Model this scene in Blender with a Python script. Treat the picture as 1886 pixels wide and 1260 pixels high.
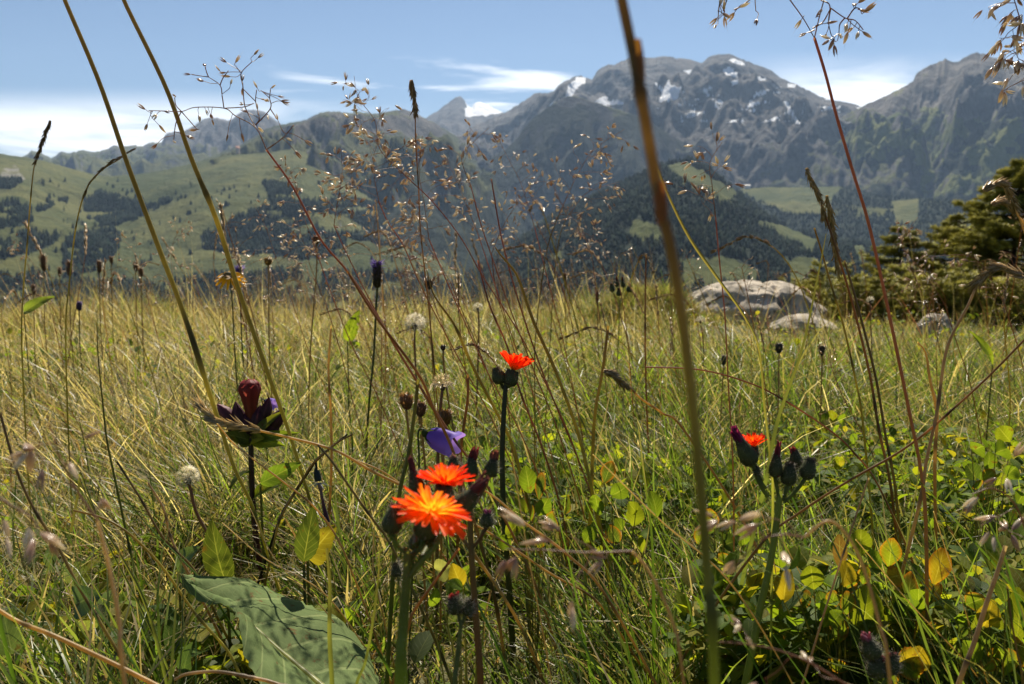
import bpy, math, random
import numpy as np
from mathutils import Vector, Matrix, Quaternion
for o in list(bpy.data.objects): bpy.data.objects.remove(o)
SC = bpy.context.scene
COL = SC.collection
# ------------------------------------------------------------------ camera, world, sun, exposure
FPX, CX, CY = 1572.0, 943.0, 630.0            # focal length and centre of the photograph in its own pixels
PITCH = math.radians(8.3)
CZ = 0.30
SUN_EL, SUN_AZ = math.radians(50), math.radians(9)     # azimuth from the view direction (+y) towards +x
cam_d = bpy.data.cameras.new("camera"); cam = bpy.data.objects.new("camera", cam_d); COL.objects.link(cam)
cam.location = (0, 0, CZ); cam.rotation_euler = (math.pi/2 - PITCH, 0, 0)
cam_d.sensor_width = 36; cam_d.lens = 36*FPX/1886; cam_d.clip_start = 0.01; cam_d.clip_end = 120000
cam_d.dof.use_dof = True; cam_d.dof.focus_distance = 0.52; cam_d.dof.aperture_fstop = 22
SC.camera = cam
SC.view_settings.view_transform = 'Standard'; SC.view_settings.look = 'None'
SC.view_settings.exposure = 0.95; SC.view_settings.gamma = 1
SC.view_settings.use_curve_mapping = False
SC.render.engine = 'CYCLES'
cy = SC.cycles
cy.max_bounces = 8; cy.diffuse_bounces = 3; cy.glossy_bounces = 2; cy.transmission_bounces = 6; cy.volume_bounces = 0
cy.transparent_max_bounces = 8; cy.use_denoising = True; cy.caustics_reflective = False; cy.caustics_refractive = False
cy.sample_clamp_indirect = 6

W = bpy.data.worlds.new("World"); SC.world = W; W.use_nodes = True
nt = W.node_tree; nt.nodes.clear()
def N(t, typ, **kw):
    n = t.nodes.new(typ)
    for k, v in kw.items():
        if k.startswith('i_'):
            n.inputs[k[2:].replace('_', ' ')].default_value = v
        else: setattr(n, k, v)
    return n
def mth(t, op, a, b=None, c=None, clamp=False):
    n = t.nodes.new('ShaderNodeMath'); n.operation = op; n.use_clamp = clamp
    for i, v in enumerate((a, b, c)):
        if v is None: continue
        if isinstance(v, (int, float)): n.inputs[i].default_value = v
        else: t.links.new(v, n.inputs[i])
    return n.outputs[0]
def sstep(t, v, a, b):
    n = t.nodes.new('ShaderNodeMapRange'); n.interpolation_type = 'SMOOTHSTEP'
    t.links.new(v, n.inputs[0]); n.inputs[1].default_value = a; n.inputs[2].default_value = b
    n.inputs[3].default_value = 0; n.inputs[4].default_value = 1
    return n.outputs[0]
SKY_STR = 0.043
sky = N(nt, 'ShaderNodeTexSky', sky_type='NISHITA', sun_disc=False, sun_elevation=SUN_EL, sun_rotation=SUN_AZ,
        altitude=1900, air_density=1.0, dust_density=0.4, ozone_density=2.6)
tc = N(nt, 'ShaderNodeTexCoord'); sx = N(nt, 'ShaderNodeSeparateXYZ'); nt.links.new(tc.outputs['Generated'], sx.inputs[0])
ymax = mth(nt, 'MAXIMUM', sx.outputs['Y'], 0.05)
uu = mth(nt, 'DIVIDE', sx.outputs['X'], ymax); vv = mth(nt, 'DIVIDE', sx.outputs['Z'], ymax)     # bearing and height of a sky direction
def wnoise(su, sv, det, off, dist=0.0):
    cb = N(nt, 'ShaderNodeCombineXYZ')
    nt.links.new(mth(nt, 'MULTIPLY_ADD', uu, su, off), cb.inputs[0]); nt.links.new(mth(nt, 'MULTIPLY_ADD', vv, sv, mth(nt, 'MULTIPLY', uu, 1.2)), cb.inputs[1])
    n = N(nt, 'ShaderNodeTexNoise', i_Scale=1.0, i_Detail=det, i_Roughness=0.55, i_Distortion=dist); nt.links.new(cb.outputs[0], n.inputs['Vector'])
    return n.outputs['Fac']
def band(v, a0, a1, b0, b1): return mth(nt, 'MULTIPLY', sstep(nt, v, a0, a1), mth(nt, 'SUBTRACT', 1.0, sstep(nt, v, b0, b1)))
n1 = wnoise(3.0, 26, 6, 3.1, 0.6); n2 = wnoise(5.5, 42, 5, 11.7, 0.4)
left = mth(nt, 'MULTIPLY', mth(nt, 'SUBTRACT', 1.0, sstep(nt, uu, -0.38, -0.05)), band(vv, -0.02, 0.075, 0.10, 0.15))
right = mth(nt, 'MULTIPLY', sstep(nt, uu, 0.20, 0.40), band(vv, 0.0, 0.10, 0.135, 0.19))
mid = mth(nt, 'MULTIPLY', mth(nt, 'MULTIPLY', band(uu, -0.32, -0.20, 0.08, 0.2), band(vv, 0.10, 0.13, 0.155, 0.19)), 0.8)
c1 = mth(nt, 'MULTIPLY', left, sstep(nt, n1, 0.30, 0.58))
c2 = mth(nt, 'MULTIPLY', right, sstep(nt, n1, 0.33, 0.52))
c3 = mth(nt, 'MULTIPLY', mid, sstep(nt, n2, 0.50, 0.70))
cl = mth(nt, 'MAXIMUM', mth(nt, 'MAXIMUM', mth(nt, 'MULTIPLY', c1, 0.95), c2), c3, clamp=True)
mixc = N(nt, 'ShaderNodeMix', data_type='RGBA'); nt.links.new(cl, mixc.inputs[0]); nt.links.new(sky.outputs[0], mixc.inputs[6])
CLOUD = 18.5
mixc.inputs[7].default_value = (CLOUD, CLOUD*1.0, CLOUD*1.0, 1)
bg = N(nt, 'ShaderNodeBackground', i_Strength=SKY_STR); nt.links.new(mixc.outputs[2], bg.inputs[0])
wo = N(nt, 'ShaderNodeOutputWorld'); nt.links.new(bg.outputs[0], wo.inputs[0])

sd = bpy.data.lights.new("sun", 'SUN'); sd.energy = 5.0; sd.angle = math.radians(0.53); sd.color = (1.0, 0.91, 0.76)
sun = bpy.data.objects.new("sun", sd); COL.objects.link(sun)
to_sun = Vector((math.sin(SUN_AZ)*math.cos(SUN_EL), math.cos(SUN_AZ)*math.cos(SUN_EL), math.sin(SUN_EL)))
sun.rotation_euler = to_sun.to_track_quat('Z', 'Y').to_euler(); sun.location = (0, 0, 30)

# ------------------------------------------------------------------ helpers
RIGHT = Vector((1, 0, 0)); FWD = Vector((0, math.cos(PITCH), -math.sin(PITCH))); CUP = Vector((0, math.sin(PITCH), math.cos(PITCH)))
CAM = Vector((0, 0, CZ))
def P(px, py, d): return CAM + RIGHT*((px-CX)/FPX*d) + CUP*((CY-py)/FPX*d) + FWD*d
def S(npx, d): return npx/FPX*d                     # size in metres of a length seen at distance d
def dirn(a, toward=0.0):                            # a: lean in degrees to the right of upright; toward: share tipped to the near side
    r = math.radians(a); v = RIGHT*math.sin(r) + CUP*math.cos(r) - FWD*toward
    return v.normalized()
def ihash(ix, iy, seed):
    h = (ix.astype(np.int64)*374761393 + iy.astype(np.int64)*668265263 + seed*1274126177) & 0xFFFFFFFF
    h = ((h ^ (h >> 13))*1274126177) & 0xFFFFFFFF
    return ((h ^ (h >> 16)) & 0xFFFFFF)/float(0xFFFFFF)
def vnoise(x, y, seed=0):
    x = np.asarray(x, float); y = np.asarray(y, float)
    ix = np.floor(x); iy = np.floor(y); fx = x-ix; fy = y-iy
    fx = fx*fx*fx*(fx*(fx*6-15)+10); fy = fy*fy*fy*(fy*(fy*6-15)+10)
    a = ihash(ix, iy, seed); b = ihash(ix+1, iy, seed); c = ihash(ix, iy+1, seed); d = ihash(ix+1, iy+1, seed)
    return (a+(b-a)*fx)*(1-fy) + (c+(d-c)*fx)*fy
def fbm(x, y, octv=5, seed=0, ridged=False, gain=0.5):
    s = 0; a = 1; t = 0
    for i in range(octv):
        n = vnoise(x*2**i+i*17.3, y*2**i-i*9.1, seed+i)*2-1
        if ridged: n = 1-2*np.abs(n)
        s = s+a*n; t += a; a *= gain
    return s/t
def sm(x, a, b):
    t = np.clip((np.asarray(x, float)-a)/(b-a), 0, 1); return t*t*(3-2*t)

def link(o, parent=None):
    COL.objects.link(o)
    if parent: o.parent = parent
    return o
def wl(o):
    v = Vector((0, 0, 0))
    while o: v += o.location; o = o.parent
    return v
def tag(o, label=None, cat=None, group=None, kind=None):
    if label: o['label'] = label
    if cat: o['category'] = cat
    if group: o['group'] = group
    if kind: o['kind'] = kind
    return o
def thing(name, loc, label, cat, group=None):
    o = bpy.data.objects.new(name, None); o.empty_display_size = 0.02; o.location = loc; link(o)
    return tag(o, label, cat, group, 'thing')
def np_mesh(name, V, quads=None, tris=None, col=None, mats=(), uv=None, attrs=None):
    me = bpy.data.meshes.new(name)
    V = np.asarray(V, np.float32).reshape(-1, 3)
    q = np.asarray(quads if quads is not None else [], np.int32).reshape(-1, 4)
    t = np.asarray(tris if tris is not None else [], np.int32).reshape(-1, 3)
    me.vertices.add(len(V)); me.vertices.foreach_set('co', V.ravel())
    lv = np.concatenate([q.ravel(), t.ravel()])
    me.loops.add(len(lv)); me.loops.foreach_set('vertex_index', lv)
    ls = np.concatenate([np.arange(len(q))*4, len(q)*4+np.arange(len(t))*3]).astype(np.int32)
    me.polygons.add(len(ls)); me.polygons.foreach_set('loop_start', ls)
    if col is not None:
        c = np.ones((len(V), 4), np.float32); c[:, :3] = np.asarray(col, np.float32).reshape(-1, 3)
        me.attributes.new('col', 'FLOAT_COLOR', 'POINT').data.foreach_set('color', c.ravel())
    for k, a in (attrs or {}).items():
        me.attributes.new(k, 'FLOAT', 'POINT').data.foreach_set('value', np.asarray(a, np.float32).ravel())
    if uv is not None:
        l = me.uv_layers.new(name='UVMap'); l.data.foreach_set('uv', np.asarray(uv, np.float32).reshape(-1, 2)[lv].ravel())
    for m in mats: me.materials.append(m)
    me.update(calc_edges=True); me.validate()
    return me
class MB:
    def __init__(s): s.v = []; s.q = []; s.t = []; s.c = []; s.u = []; s.n = 0
    def add(s, V, q=None, t=None, col=(.2, .2, .2), uv=None):
        V = np.asarray(V, float).reshape(-1, 3); k = len(V)
        c = np.asarray(col, float)
        if c.ndim == 1: c = np.tile(c, (k, 1))
        s.v.append(V); s.c.append(c.reshape(-1, 3)); s.u.append(np.zeros((k, 2)) if uv is None else np.asarray(uv, float).reshape(-1, 2))
        if q is not None and len(q): s.q.append(np.asarray(q).reshape(-1, 4)+s.n)
        if t is not None and len(t): s.t.append(np.asarray(t).reshape(-1, 3)+s.n)
        s.n += k; return s
    def mesh(s, name, mat, org=(0, 0, 0)):
        V = np.concatenate(s.v)-np.asarray(tuple(org))
        return np_mesh(name, V, np.concatenate(s.q) if s.q else None, np.concatenate(s.t) if s.t else None, np.concatenate(s.c), [mat], np.concatenate(s.u))
    def build(s, name, mat, parent=None):
        org = wl(parent) if parent else (0, 0, 0)
        return link(bpy.data.objects.new(name, s.mesh(name, mat, org)), parent)
def spline(pts, n):                                  # Catmull-Rom through pts
    p = np.array([tuple(q) for q in pts], float)
    if len(p) == 2: t = np.linspace(0, 1, n)[:, None]; return p[0]*(1-t)+p[1]*t
    e = np.vstack([2*p[0]-p[1], p, 2*p[-1]-p[-2]])
    out = []
    for u in np.linspace(0, len(p)-1, n):
        i = min(int(u), len(p)-2); f = u-i; a, b, c, d = e[i], e[i+1], e[i+2], e[i+3]
        out.append(.5*((2*b)+(c-a)*f+(2*a-5*b+4*c-d)*f*f+(3*b-a-3*c+d)*f**3))
    return np.array(out)
def frames(pts):
    t = np.gradient(pts, axis=0); t /= np.linalg.norm(t, axis=1)[:, None]+1e-12
    ref = np.array([0.31, -0.9, 0.28]); ref = np.where(np.abs(t@ref)[:, None] > .96, np.array([1., 0, 0]), ref)
    a = np.cross(t, ref); a /= np.linalg.norm(a, axis=1)[:, None]+1e-12
    return t, a, np.cross(t, a)
def tube(mb, pts, r, col, sides=6, n=None, flat=1.0, jit=0.0, rng=None):
    pts = spline(pts, n) if n else np.array([tuple(q) for q in pts], float)
    m = len(pts)
    r = np.interp(np.linspace(0, 1, m), np.linspace(0, 1, len(r)), r) if hasattr(r, '__len__') else np.full(m, r)
    c = np.asarray(col, float)
    if c.ndim == 2: c = np.stack([np.interp(np.linspace(0, 1, m), np.linspace(0, 1, len(c)), c[:, k]) for k in range(3)], 1)
    else: c = np.tile(c, (m, 1))
    if jit: pts = pts+np.random.default_rng(7+m).normal(0, jit, pts.shape)
    t, a, b = frames(pts)
    an = np.arange(sides)*2*math.pi/sides
    V = pts[:, None]+r[:, None, None]*(np.cos(an)[None, :, None]*a[:, None]+flat*np.sin(an)[None, :, None]*b[:, None])
    i = np.arange(m-1)[:, None]*sides; j = np.arange(sides)[None]; k = (j+1) % sides
    q = np.stack([i+j, i+k, i+sides+k, i+sides+j], -1)
    mb.add(V, q, col=np.repeat(c, sides, 0))
    return pts
def blade(mb, pts, w, col, n=12, side=None, fold=0.25):
    pts = spline(pts, n); t, a, b = frames(pts)
    if side is not None:
        a = np.tile(np.array(tuple(side)), (n, 1)); a -= (a*t).sum(1)[:, None]*t; a /= np.linalg.norm(a, axis=1)[:, None]+1e-9; b = np.cross(t, a)
    u = np.linspace(0, 1, n); ww = (np.interp(u, np.linspace(0, 1, len(w)), w) if hasattr(w, '__len__') else w*np.minimum(1, (1-u)*3+.04))[:, None]/2
    c = np.asarray(col, float)
    c = np.stack([np.interp(u, np.linspace(0, 1, len(c)), c[:, k]) for k in range(3)], 1) if c.ndim == 2 else np.tile(c, (n, 1))
    V = np.stack([pts-a*ww+b*ww*fold*2, pts, pts+a*ww+b*ww*fold*2], 1)
    i = np.arange(n-1)[:, None]*3; j = np.arange(2)[None]
    mb.add(V, np.stack([i+j, i+j+1, i+j+4, i+j+3], -1), col=np.repeat(c, 3, 0))
def basis(ax):
    ax = Vector(ax).normalized(); r = Vector((0, 0, 1)) if abs(ax.z) < .9 else Vector((1, 0, 0))
    a = ax.cross(r).normalized(); return np.array(ax), np.array(a), np.array(ax.cross(a))
def lathe(mb, base, ax, prof, col, sides=10, wob=0.0, seed=0):   # prof: (height, radius)
    x, a, b = basis(ax); rng = np.random.default_rng(seed); base = np.array(tuple(base))
    an = np.arange(sides)*2*math.pi/sides; V = []; C = []
    c = np.asarray(col, float)
    for k, (h, r) in enumerate(prof):
        rr = r*(1+wob*rng.normal(0, 1, sides))
        V.append(base+x*h+np.cos(an)[:, None]*a*rr[:, None]+np.sin(an)[:, None]*b*rr[:, None])
        C.append(np.tile(c if c.ndim == 1 else c[min(k, len(c)-1)], (sides, 1)))
    m = len(prof); i = np.arange(m-1)[:, None]*sides; j = np.arange(sides)[None]; k = (j+1) % sides
    mb.add(np.concatenate(V), np.stack([i+j, i+k, i+sides+k, i+sides+j], -1), col=np.concatenate(C))
def spikes(mb, bases, dirs, L, r, col):              # three-sided needles / hairs, vectorised
    B = np.asarray(bases, float).reshape(-1, 3); D = np.asarray(dirs, float).reshape(-1, 3); n = len(B)
    D = D/(np.linalg.norm(D, axis=1)[:, None]+1e-12); L = np.broadcast_to(L, n)[:, None]; r = np.broadcast_to(r, n)[:, None]
    ref = np.where(np.abs(D[:, 2:3]) > .9, [[1., 0, 0]], [[0., 0, 1]]); a = np.cross(D, ref); a /= np.linalg.norm(a, axis=1)[:, None]; b = np.cross(D, a)
    V = np.stack([B+a*r, B-.5*a*r+.87*b*r, B-.5*a*r-.87*b*r, B+D*L], 1)
    i = np.arange(n)[:, None]*4
    c = np.asarray(col, float); c = np.repeat(c, 4, 0) if c.ndim == 2 else c
    mb.add(V, t=np.concatenate([i+[0, 1, 3], i+[1, 2, 3], i+[2, 0, 3]]), col=c)

# ------------------------------------------------------------------ materials
def newmat(name):
    m = bpy.data.materials.new(name); m.use_nodes = True; t = m.node_tree; t.nodes.clear()
    return m, t, N(t, 'ShaderNodeOutputMaterial')
def tissue(name, trans=0.45, spec=0.35, rough=0.45, var=0.25, nscale=220, tmul=(1.25, 1.2, .6), veins=False, stretch=None):
    m, t, out = newmat(name)
    at = N(t, 'ShaderNodeAttribute', attribute_name='col')
    tcd = N(t, 'ShaderNodeTexCoord')
    no = N(t, 'ShaderNodeTexNoise', i_Scale=nscale, i_Detail=3.0); t.links.new(tcd.outputs['Object'], no.inputs['Vector'])
    f = mth(t, 'MULTIPLY_ADD', no.outputs['Fac'], 2*var, 1-var)
    mul = N(t, 'ShaderNodeMix', data_type='RGBA', blend_type='MULTIPLY'); mul.inputs[0].default_value = 1
    cb = N(t, 'ShaderNodeCombineXYZ')
    for k in range(3): t.links.new(f, cb.inputs[k])
    t.links.new(at.outputs['Color'], mul.inputs[6]); t.links.new(cb.outputs[0], mul.inputs[7])
    colr = mul.outputs[2]
    bsdf = N(t, 'ShaderNodeBsdfPrincipled'); bsdf.inputs['Roughness'].default_value = rough; bsdf.inputs['Specular IOR Level'].default_value = spec
    if veins:
        uv = N(t, 'ShaderNodeSeparateXYZ'); t.links.new(tcd.outputs['UV'], uv.inputs[0])
        au = mth(t, 'ABSOLUTE', mth(t, 'SUBTRACT', uv.outputs['X'], 0.5))
        midr = mth(t, 'SUBTRACT', 1.0, sstep(t, au, 0.012, 0.032))
        sv = mth(t, 'FRACT', mth(t, 'MULTIPLY', mth(t, 'SUBTRACT', uv.outputs['Y'], mth(t, 'MULTIPLY', au, 0.55)), 7.0))
        sv = mth(t, 'ABSOLUTE', mth(t, 'SUBTRACT', sv, 0.5))
        side = mth(t, 'MULTIPLY', mth(t, 'SUBTRACT', 1.0, sstep(t, sv, 0.02, 0.07)), 0.45)
        vo = N(t, 'ShaderNodeTexVoronoi', feature='DISTANCE_TO_EDGE', i_Scale=26.0); t.links.new(tcd.outputs['UV'], vo.inputs['Vector'])
        side = mth(t, 'MULTIPLY', side, 1.5)
        net = mth(t, 'MULTIPLY', mth(t, 'SUBTRACT', 1.0, sstep(t, vo.outputs['Distance'], 0.0, 0.09)), 0.18)
        vf = mth(t, 'MAXIMUM', mth(t, 'MAXIMUM', midr, side), net)
        vm = N(t, 'ShaderNodeMix', data_type='RGBA'); t.links.new(mth(t, 'MULTIPLY', vf, 0.75), vm.inputs[0]); t.links.new(colr, vm.inputs[6])
        lt = N(t, 'ShaderNodeMix', data_type='RGBA', blend_type='ADD'); lt.inputs[0].default_value = 1; t.links.new(colr, lt.inputs[6]); lt.inputs[7].default_value = (.15, .15, .07, 1)
        t.links.new(lt.outputs[2], vm.inputs[7]); colr = vm.outputs[2]
        sp_ = N(t, 'ShaderNodeTexNoise', i_Scale=130.0, i_Detail=4.0, i_Roughness=.7); t.links.new(tcd.outputs['Object'], sp_.inputs['Vector'])
        bm_ = N(t, 'ShaderNodeMix', data_type='RGBA'); t.links.new(mth(t, 'MULTIPLY', sstep(t, sp_.outputs['Fac'], .60, .68), .8), bm_.inputs[0]); t.links.new(colr, bm_.inputs[6]); bm_.inputs[7].default_value = (.13, .07, .025, 1); colr = bm_.outputs[2]
        bp = N(t, 'ShaderNodeBump', i_Strength=0.5, i_Distance=0.0006); t.links.new(mth(t, 'SUBTRACT', 1.0, vf), bp.inputs['Height']); t.links.new(bp.outputs[0], bsdf.inputs['Normal'])
    t.links.new(colr, bsdf.inputs['Base Color'])
    if trans > 0:
        tl = N(t, 'ShaderNodeBsdfTranslucent'); tm = N(t, 'ShaderNodeMix', data_type='RGBA', blend_type='MULTIPLY'); tm.inputs[0].default_value = 1
        t.links.new(colr, tm.inputs[6]); tm.inputs[7].default_value = tmul+(1,); t.links.new(tm.outputs[2], tl.inputs[0])
        ms = N(t, 'ShaderNodeMixShader'); ms.inputs[0].default_value = trans
        t.links.new(bsdf.outputs[0], ms.inputs[1]); t.links.new(tl.outputs[0], ms.inputs[2]); t.links.new(ms.outputs[0], out.inputs[0])
    else: t.links.new(bsdf.outputs[0], out.inputs[0])
    return m
M_BLADE = tissue("grass_blade", .55, .4, .38, .2, 60)
M_STEM = tissue("plant_stem", .56, .4, .36, .3, 160, (1.4, 1.25, .6))
M_LEAF = tissue("leaf", .6, .16, .5, .22, 90, (1.5, 1.35, .35), veins=True)
M_GREYLEAF = tissue("downy_leaf", .25, .05, .7, .15, 60, (1.2, 1.3, .5), veins=True)
M_PETAL = tissue("petal", .5, .2, .5, .12, 300, (1.35, 1.1, .8))
M_DARK = tissue("involucre", .25, .3, .55, .3, 500)
M_HAIR = tissue("fine_hair", .55, .4, .3, .1, 300, (1.3, 1.25, 1.1))
M_SEED = tissue("spikelet", .45, .8, .22, .2, 500, (1.15, 1.08, .95))
M_NEEDLE = tissue("spruce_needle", .35, .3, .45, .25, 8, (1.3, 1.2, .5))
M_BARK = tissue("bark", 0, .2, .8, .3, 40)
# soil and stone
M_SOIL, t, out = newmat("meadow_soil")
b = N(t, 'ShaderNodeBsdfPrincipled', i_Roughness=.95); no = N(t, 'ShaderNodeTexNoise', i_Scale=9.0, i_Detail=8.0)
tcd = N(t, 'ShaderNodeTexCoord'); t.links.new(tcd.outputs['Object'], no.inputs['Vector'])
cr = N(t, 'ShaderNodeValToRGB'); cr.color_ramp.elements[0].color = (.035, .035, .012, 1); cr.color_ramp.elements[0].position = .3; cr.color_ramp.elements[1].color = (.13, .12, .04, 1); cr.color_ramp.elements[1].position = .7
t.links.new(no.outputs[0], cr.inputs[0]); t.links.new(cr.outputs[0], b.inputs['Base Color']); t.links.new(b.outputs[0], out.inputs[0])
M_ROCK, t, out = newmat("lichened_limestone")
b = N(t, 'ShaderNodeBsdfPrincipled', i_Roughness=.9); tcd = N(t, 'ShaderNodeTexCoord')
n_a = N(t, 'ShaderNodeTexNoise', i_Scale=9.0, i_Detail=9.0, i_Roughness=.65); n_b = N(t, 'ShaderNodeTexNoise', i_Scale=26.0, i_Detail=6.0)
for n in (n_a, n_b): t.links.new(tcd.outputs['Object'], n.inputs['Vector'])
cr = N(t, 'ShaderNodeValToRGB'); e = cr.color_ramp.elements
e[0].color = (.13, .115, .09, 1); e[0].position = .34; e[1].color = (.52, .445, .345, 1); e[1].position = .62
cr2 = N(t, 'ShaderNodeValToRGB'); e = cr2.color_ramp.elements; e[0].position = .58; e[0].color = (0, 0, 0, 1); e[1].position = .66; e[1].color = (1, 1, 1, 1)
mx = N(t, 'ShaderNodeMix', data_type='RGBA'); t.links.new(n_a.outputs[0], cr.inputs[0]); t.links.new(n_b.outputs[0], cr2.inputs[0])
t.links.new(cr2.outputs[0], mx.inputs[0]); t.links.new(cr.outputs[0], mx.inputs[6]); mx.inputs[7].default_value = (.10, .095, .06, 1)
bp = N(t, 'ShaderNodeBump', i_Strength=.9, i_Distance=.02); t.links.new(n_a.outputs[0], bp.inputs['Height'])
t.links.new(bp.outputs[0], b.inputs['Normal']); t.links.new(mx.outputs[2], b.inputs['Base Color']); t.links.new(b.outputs[0], out.inputs[0])

# ------------------------------------------------------------------ meadow ground
def gz(x, y):
    x = np.asarray(x, float); y = np.asarray(y, float)
    z = 0.03-0.085*(np.maximum(y, -2)-0.4)
    e = np.maximum(y-(5.6+0.25*np.sin(x*.9)), 0); z = z-np.where(e < 7, 0.06*e*e, 0.06*49+0.84*(e-7))
    z = z+0.16*np.exp(-((x-.66)**2/.15+(y-4.1)**2/.14))+.07*fbm(x*.8+2, y*.5, 3, 6)*sm(y, 3, 5)
    z = z+0.05*sm(x, .5, 2.5)*sm(y, 1.5, 5)
    z = z+(0.025*(fbm(x*1.3, y*1.3, 4, 5)))*sm(y, .2, 1.2)+0.010*fbm(x*6, y*6, 3, 9)*sm(y, .1, .6)
    return z
def G(x, y): return float(gz(x, y))
ys = np.concatenate([np.linspace(-2.5, .2, 12)[:-1], np.geomspace(.2, 9, 150), np.geomspace(9.3, 900, 60)])
us = np.linspace(-1, 1, 121)
Yg, Ug = np.meshgrid(ys, us, indexing='ij'); Xg = Ug*(1.5*np.abs(Yg)+1.5)
Vg = np.stack([Xg, Yg, gz(Xg, Yg)], -1)
def gridq(n, m):
    i = np.arange(n-1)[:, None]*m; j = np.arange(m-1)[None]
    return np.stack([i+j, i+j+1, i+m+j+1, i+m+j], -1).reshape(-1, 4)
o = link(bpy.data.objects.new("meadow_ground", np_mesh("meadow_ground", Vg, gridq(len(ys), len(us)), mats=[M_SOIL])))
tag(o, "brown soil of the sloping alpine meadow under the grass", "ground", kind='structure')

# ------------------------------------------------------------------ mountains and hills, far to near
def mountain_mat(name, rock_a, rock_b, green_a, green_b, scale, strat=0.0):
    m, t, out = newmat(name)
    b = N(t, 'ShaderNodeBsdfPrincipled', i_Roughness=.95); b.inputs['Specular IOR Level'].default_value = .1
    tcd = N(t, 'ShaderNodeTexCoord'); geo = N(t, 'ShaderNodeNewGeometry'); sp = N(t, 'ShaderNodeSeparateXYZ'); t.links.new(geo.outputs['Normal'], sp.inputs[0])
    n1 = N(t, 'ShaderNodeTexNoise', i_Scale=scale, i_Detail=9.0, i_Roughness=.68); n2 = N(t, 'ShaderNodeTexNoise', i_Scale=scale*.23, i_Detail=5.0)
    for n in (n1, n2): t.links.new(tcd.outputs['Object'], n.inputs['Vector'])
    def mixc(f, a, c):
        k = N(t, 'ShaderNodeMix', data_type='RGBA')
        t.links.new(f, k.inputs[0])
        for v, s in ((a, 6), (c, 7)):
            if isinstance(v, tuple): k.inputs[s].default_value = v+(1,)
            else: t.links.new(v, k.inputs[s])
        return k.outputs[2]
    rock = mixc(sstep(t, n1.outputs[0], .35, .65), rock_a, rock_b)
    grn = mixc(sstep(t, mth(t, 'MULTIPLY_ADD', n1.outputs[0], .4, mth(t, 'MULTIPLY', n2.outputs[0], .6)), .38, .62), green_a, green_b)
    at = {k: N(t, 'ShaderNodeAttribute', attribute_name=k).outputs['Fac'] for k in ('grass', 'snow', 'wood')}
    gf = mth(t, 'ADD', at['grass'], mth(t, 'MULTIPLY', mth(t, 'SUBTRACT', n1.outputs[0], .5), 1.6))
    gf = mth(t, 'ADD', gf, mth(t, 'MULTIPLY', mth(t, 'SUBTRACT', sp.outputs['Z'], .78), .7))
    c = mixc(sstep(t, gf, .4, .6), rock, grn)
    wf = mth(t, 'ADD', at['wood'], mth(t, 'MULTIPLY', mth(t, 'SUBTRACT', n1.outputs[0], .5), .8))
    c = mixc(sstep(t, wf, .42, .55), c, (.013, .023, .013))
    sf = mth(t, 'ADD', at['snow'], mth(t, 'MULTIPLY', mth(t, 'SUBTRACT', n1.outputs[0], .5), .4))
    c = mixc(sstep(t, sf, .47, .53), c, (.86, .88, .92))
    bp = N(t, 'ShaderNodeBump', i_Strength=1.0, i_Distance=.5/scale); t.links.new(n1.outputs[0], bp.inputs['Height']); t.links.new(bp.outputs[0], b.inputs['Normal'])
    t.links.new(c, b.inputs['Base Color']); t.links.new(b.outputs[0], out.inputs[0])
    return m
def ray(px, py):                                     # bearing and slope of a sight line
    v = RIGHT*((px-CX)/FPX)+CUP*((CY-py)/FPX)+FWD; h = math.hypot(v.x, v.y)
    return math.atan2(v.x, v.y), v.z/h
def inpoly(x, y, poly):
    p = np.array(poly, float); r = np.zeros(x.shape, bool); j = len(p)-1
    for i in range(len(p)):
        c = ((p[i, 1] > y) != (p[j, 1] > y)) & (x < (p[j, 0]-p[i, 0])*(y-p[i, 1])/(p[j, 1]-p[i, 1]+1e-9)+p[i, 0]); r ^= c; j = i
    return r
def screen(X, Y, Z):                                 # world -> bearings used to lay out woods, snow and pastures
    d = Y*FWD.y+(Z-CZ)*FWD.z; u = Y*CUP.y+(Z-CZ)*CUP.z
    return CX+X/d*FPX, CY-u/d*FPX
LAYERS = {}
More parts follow.
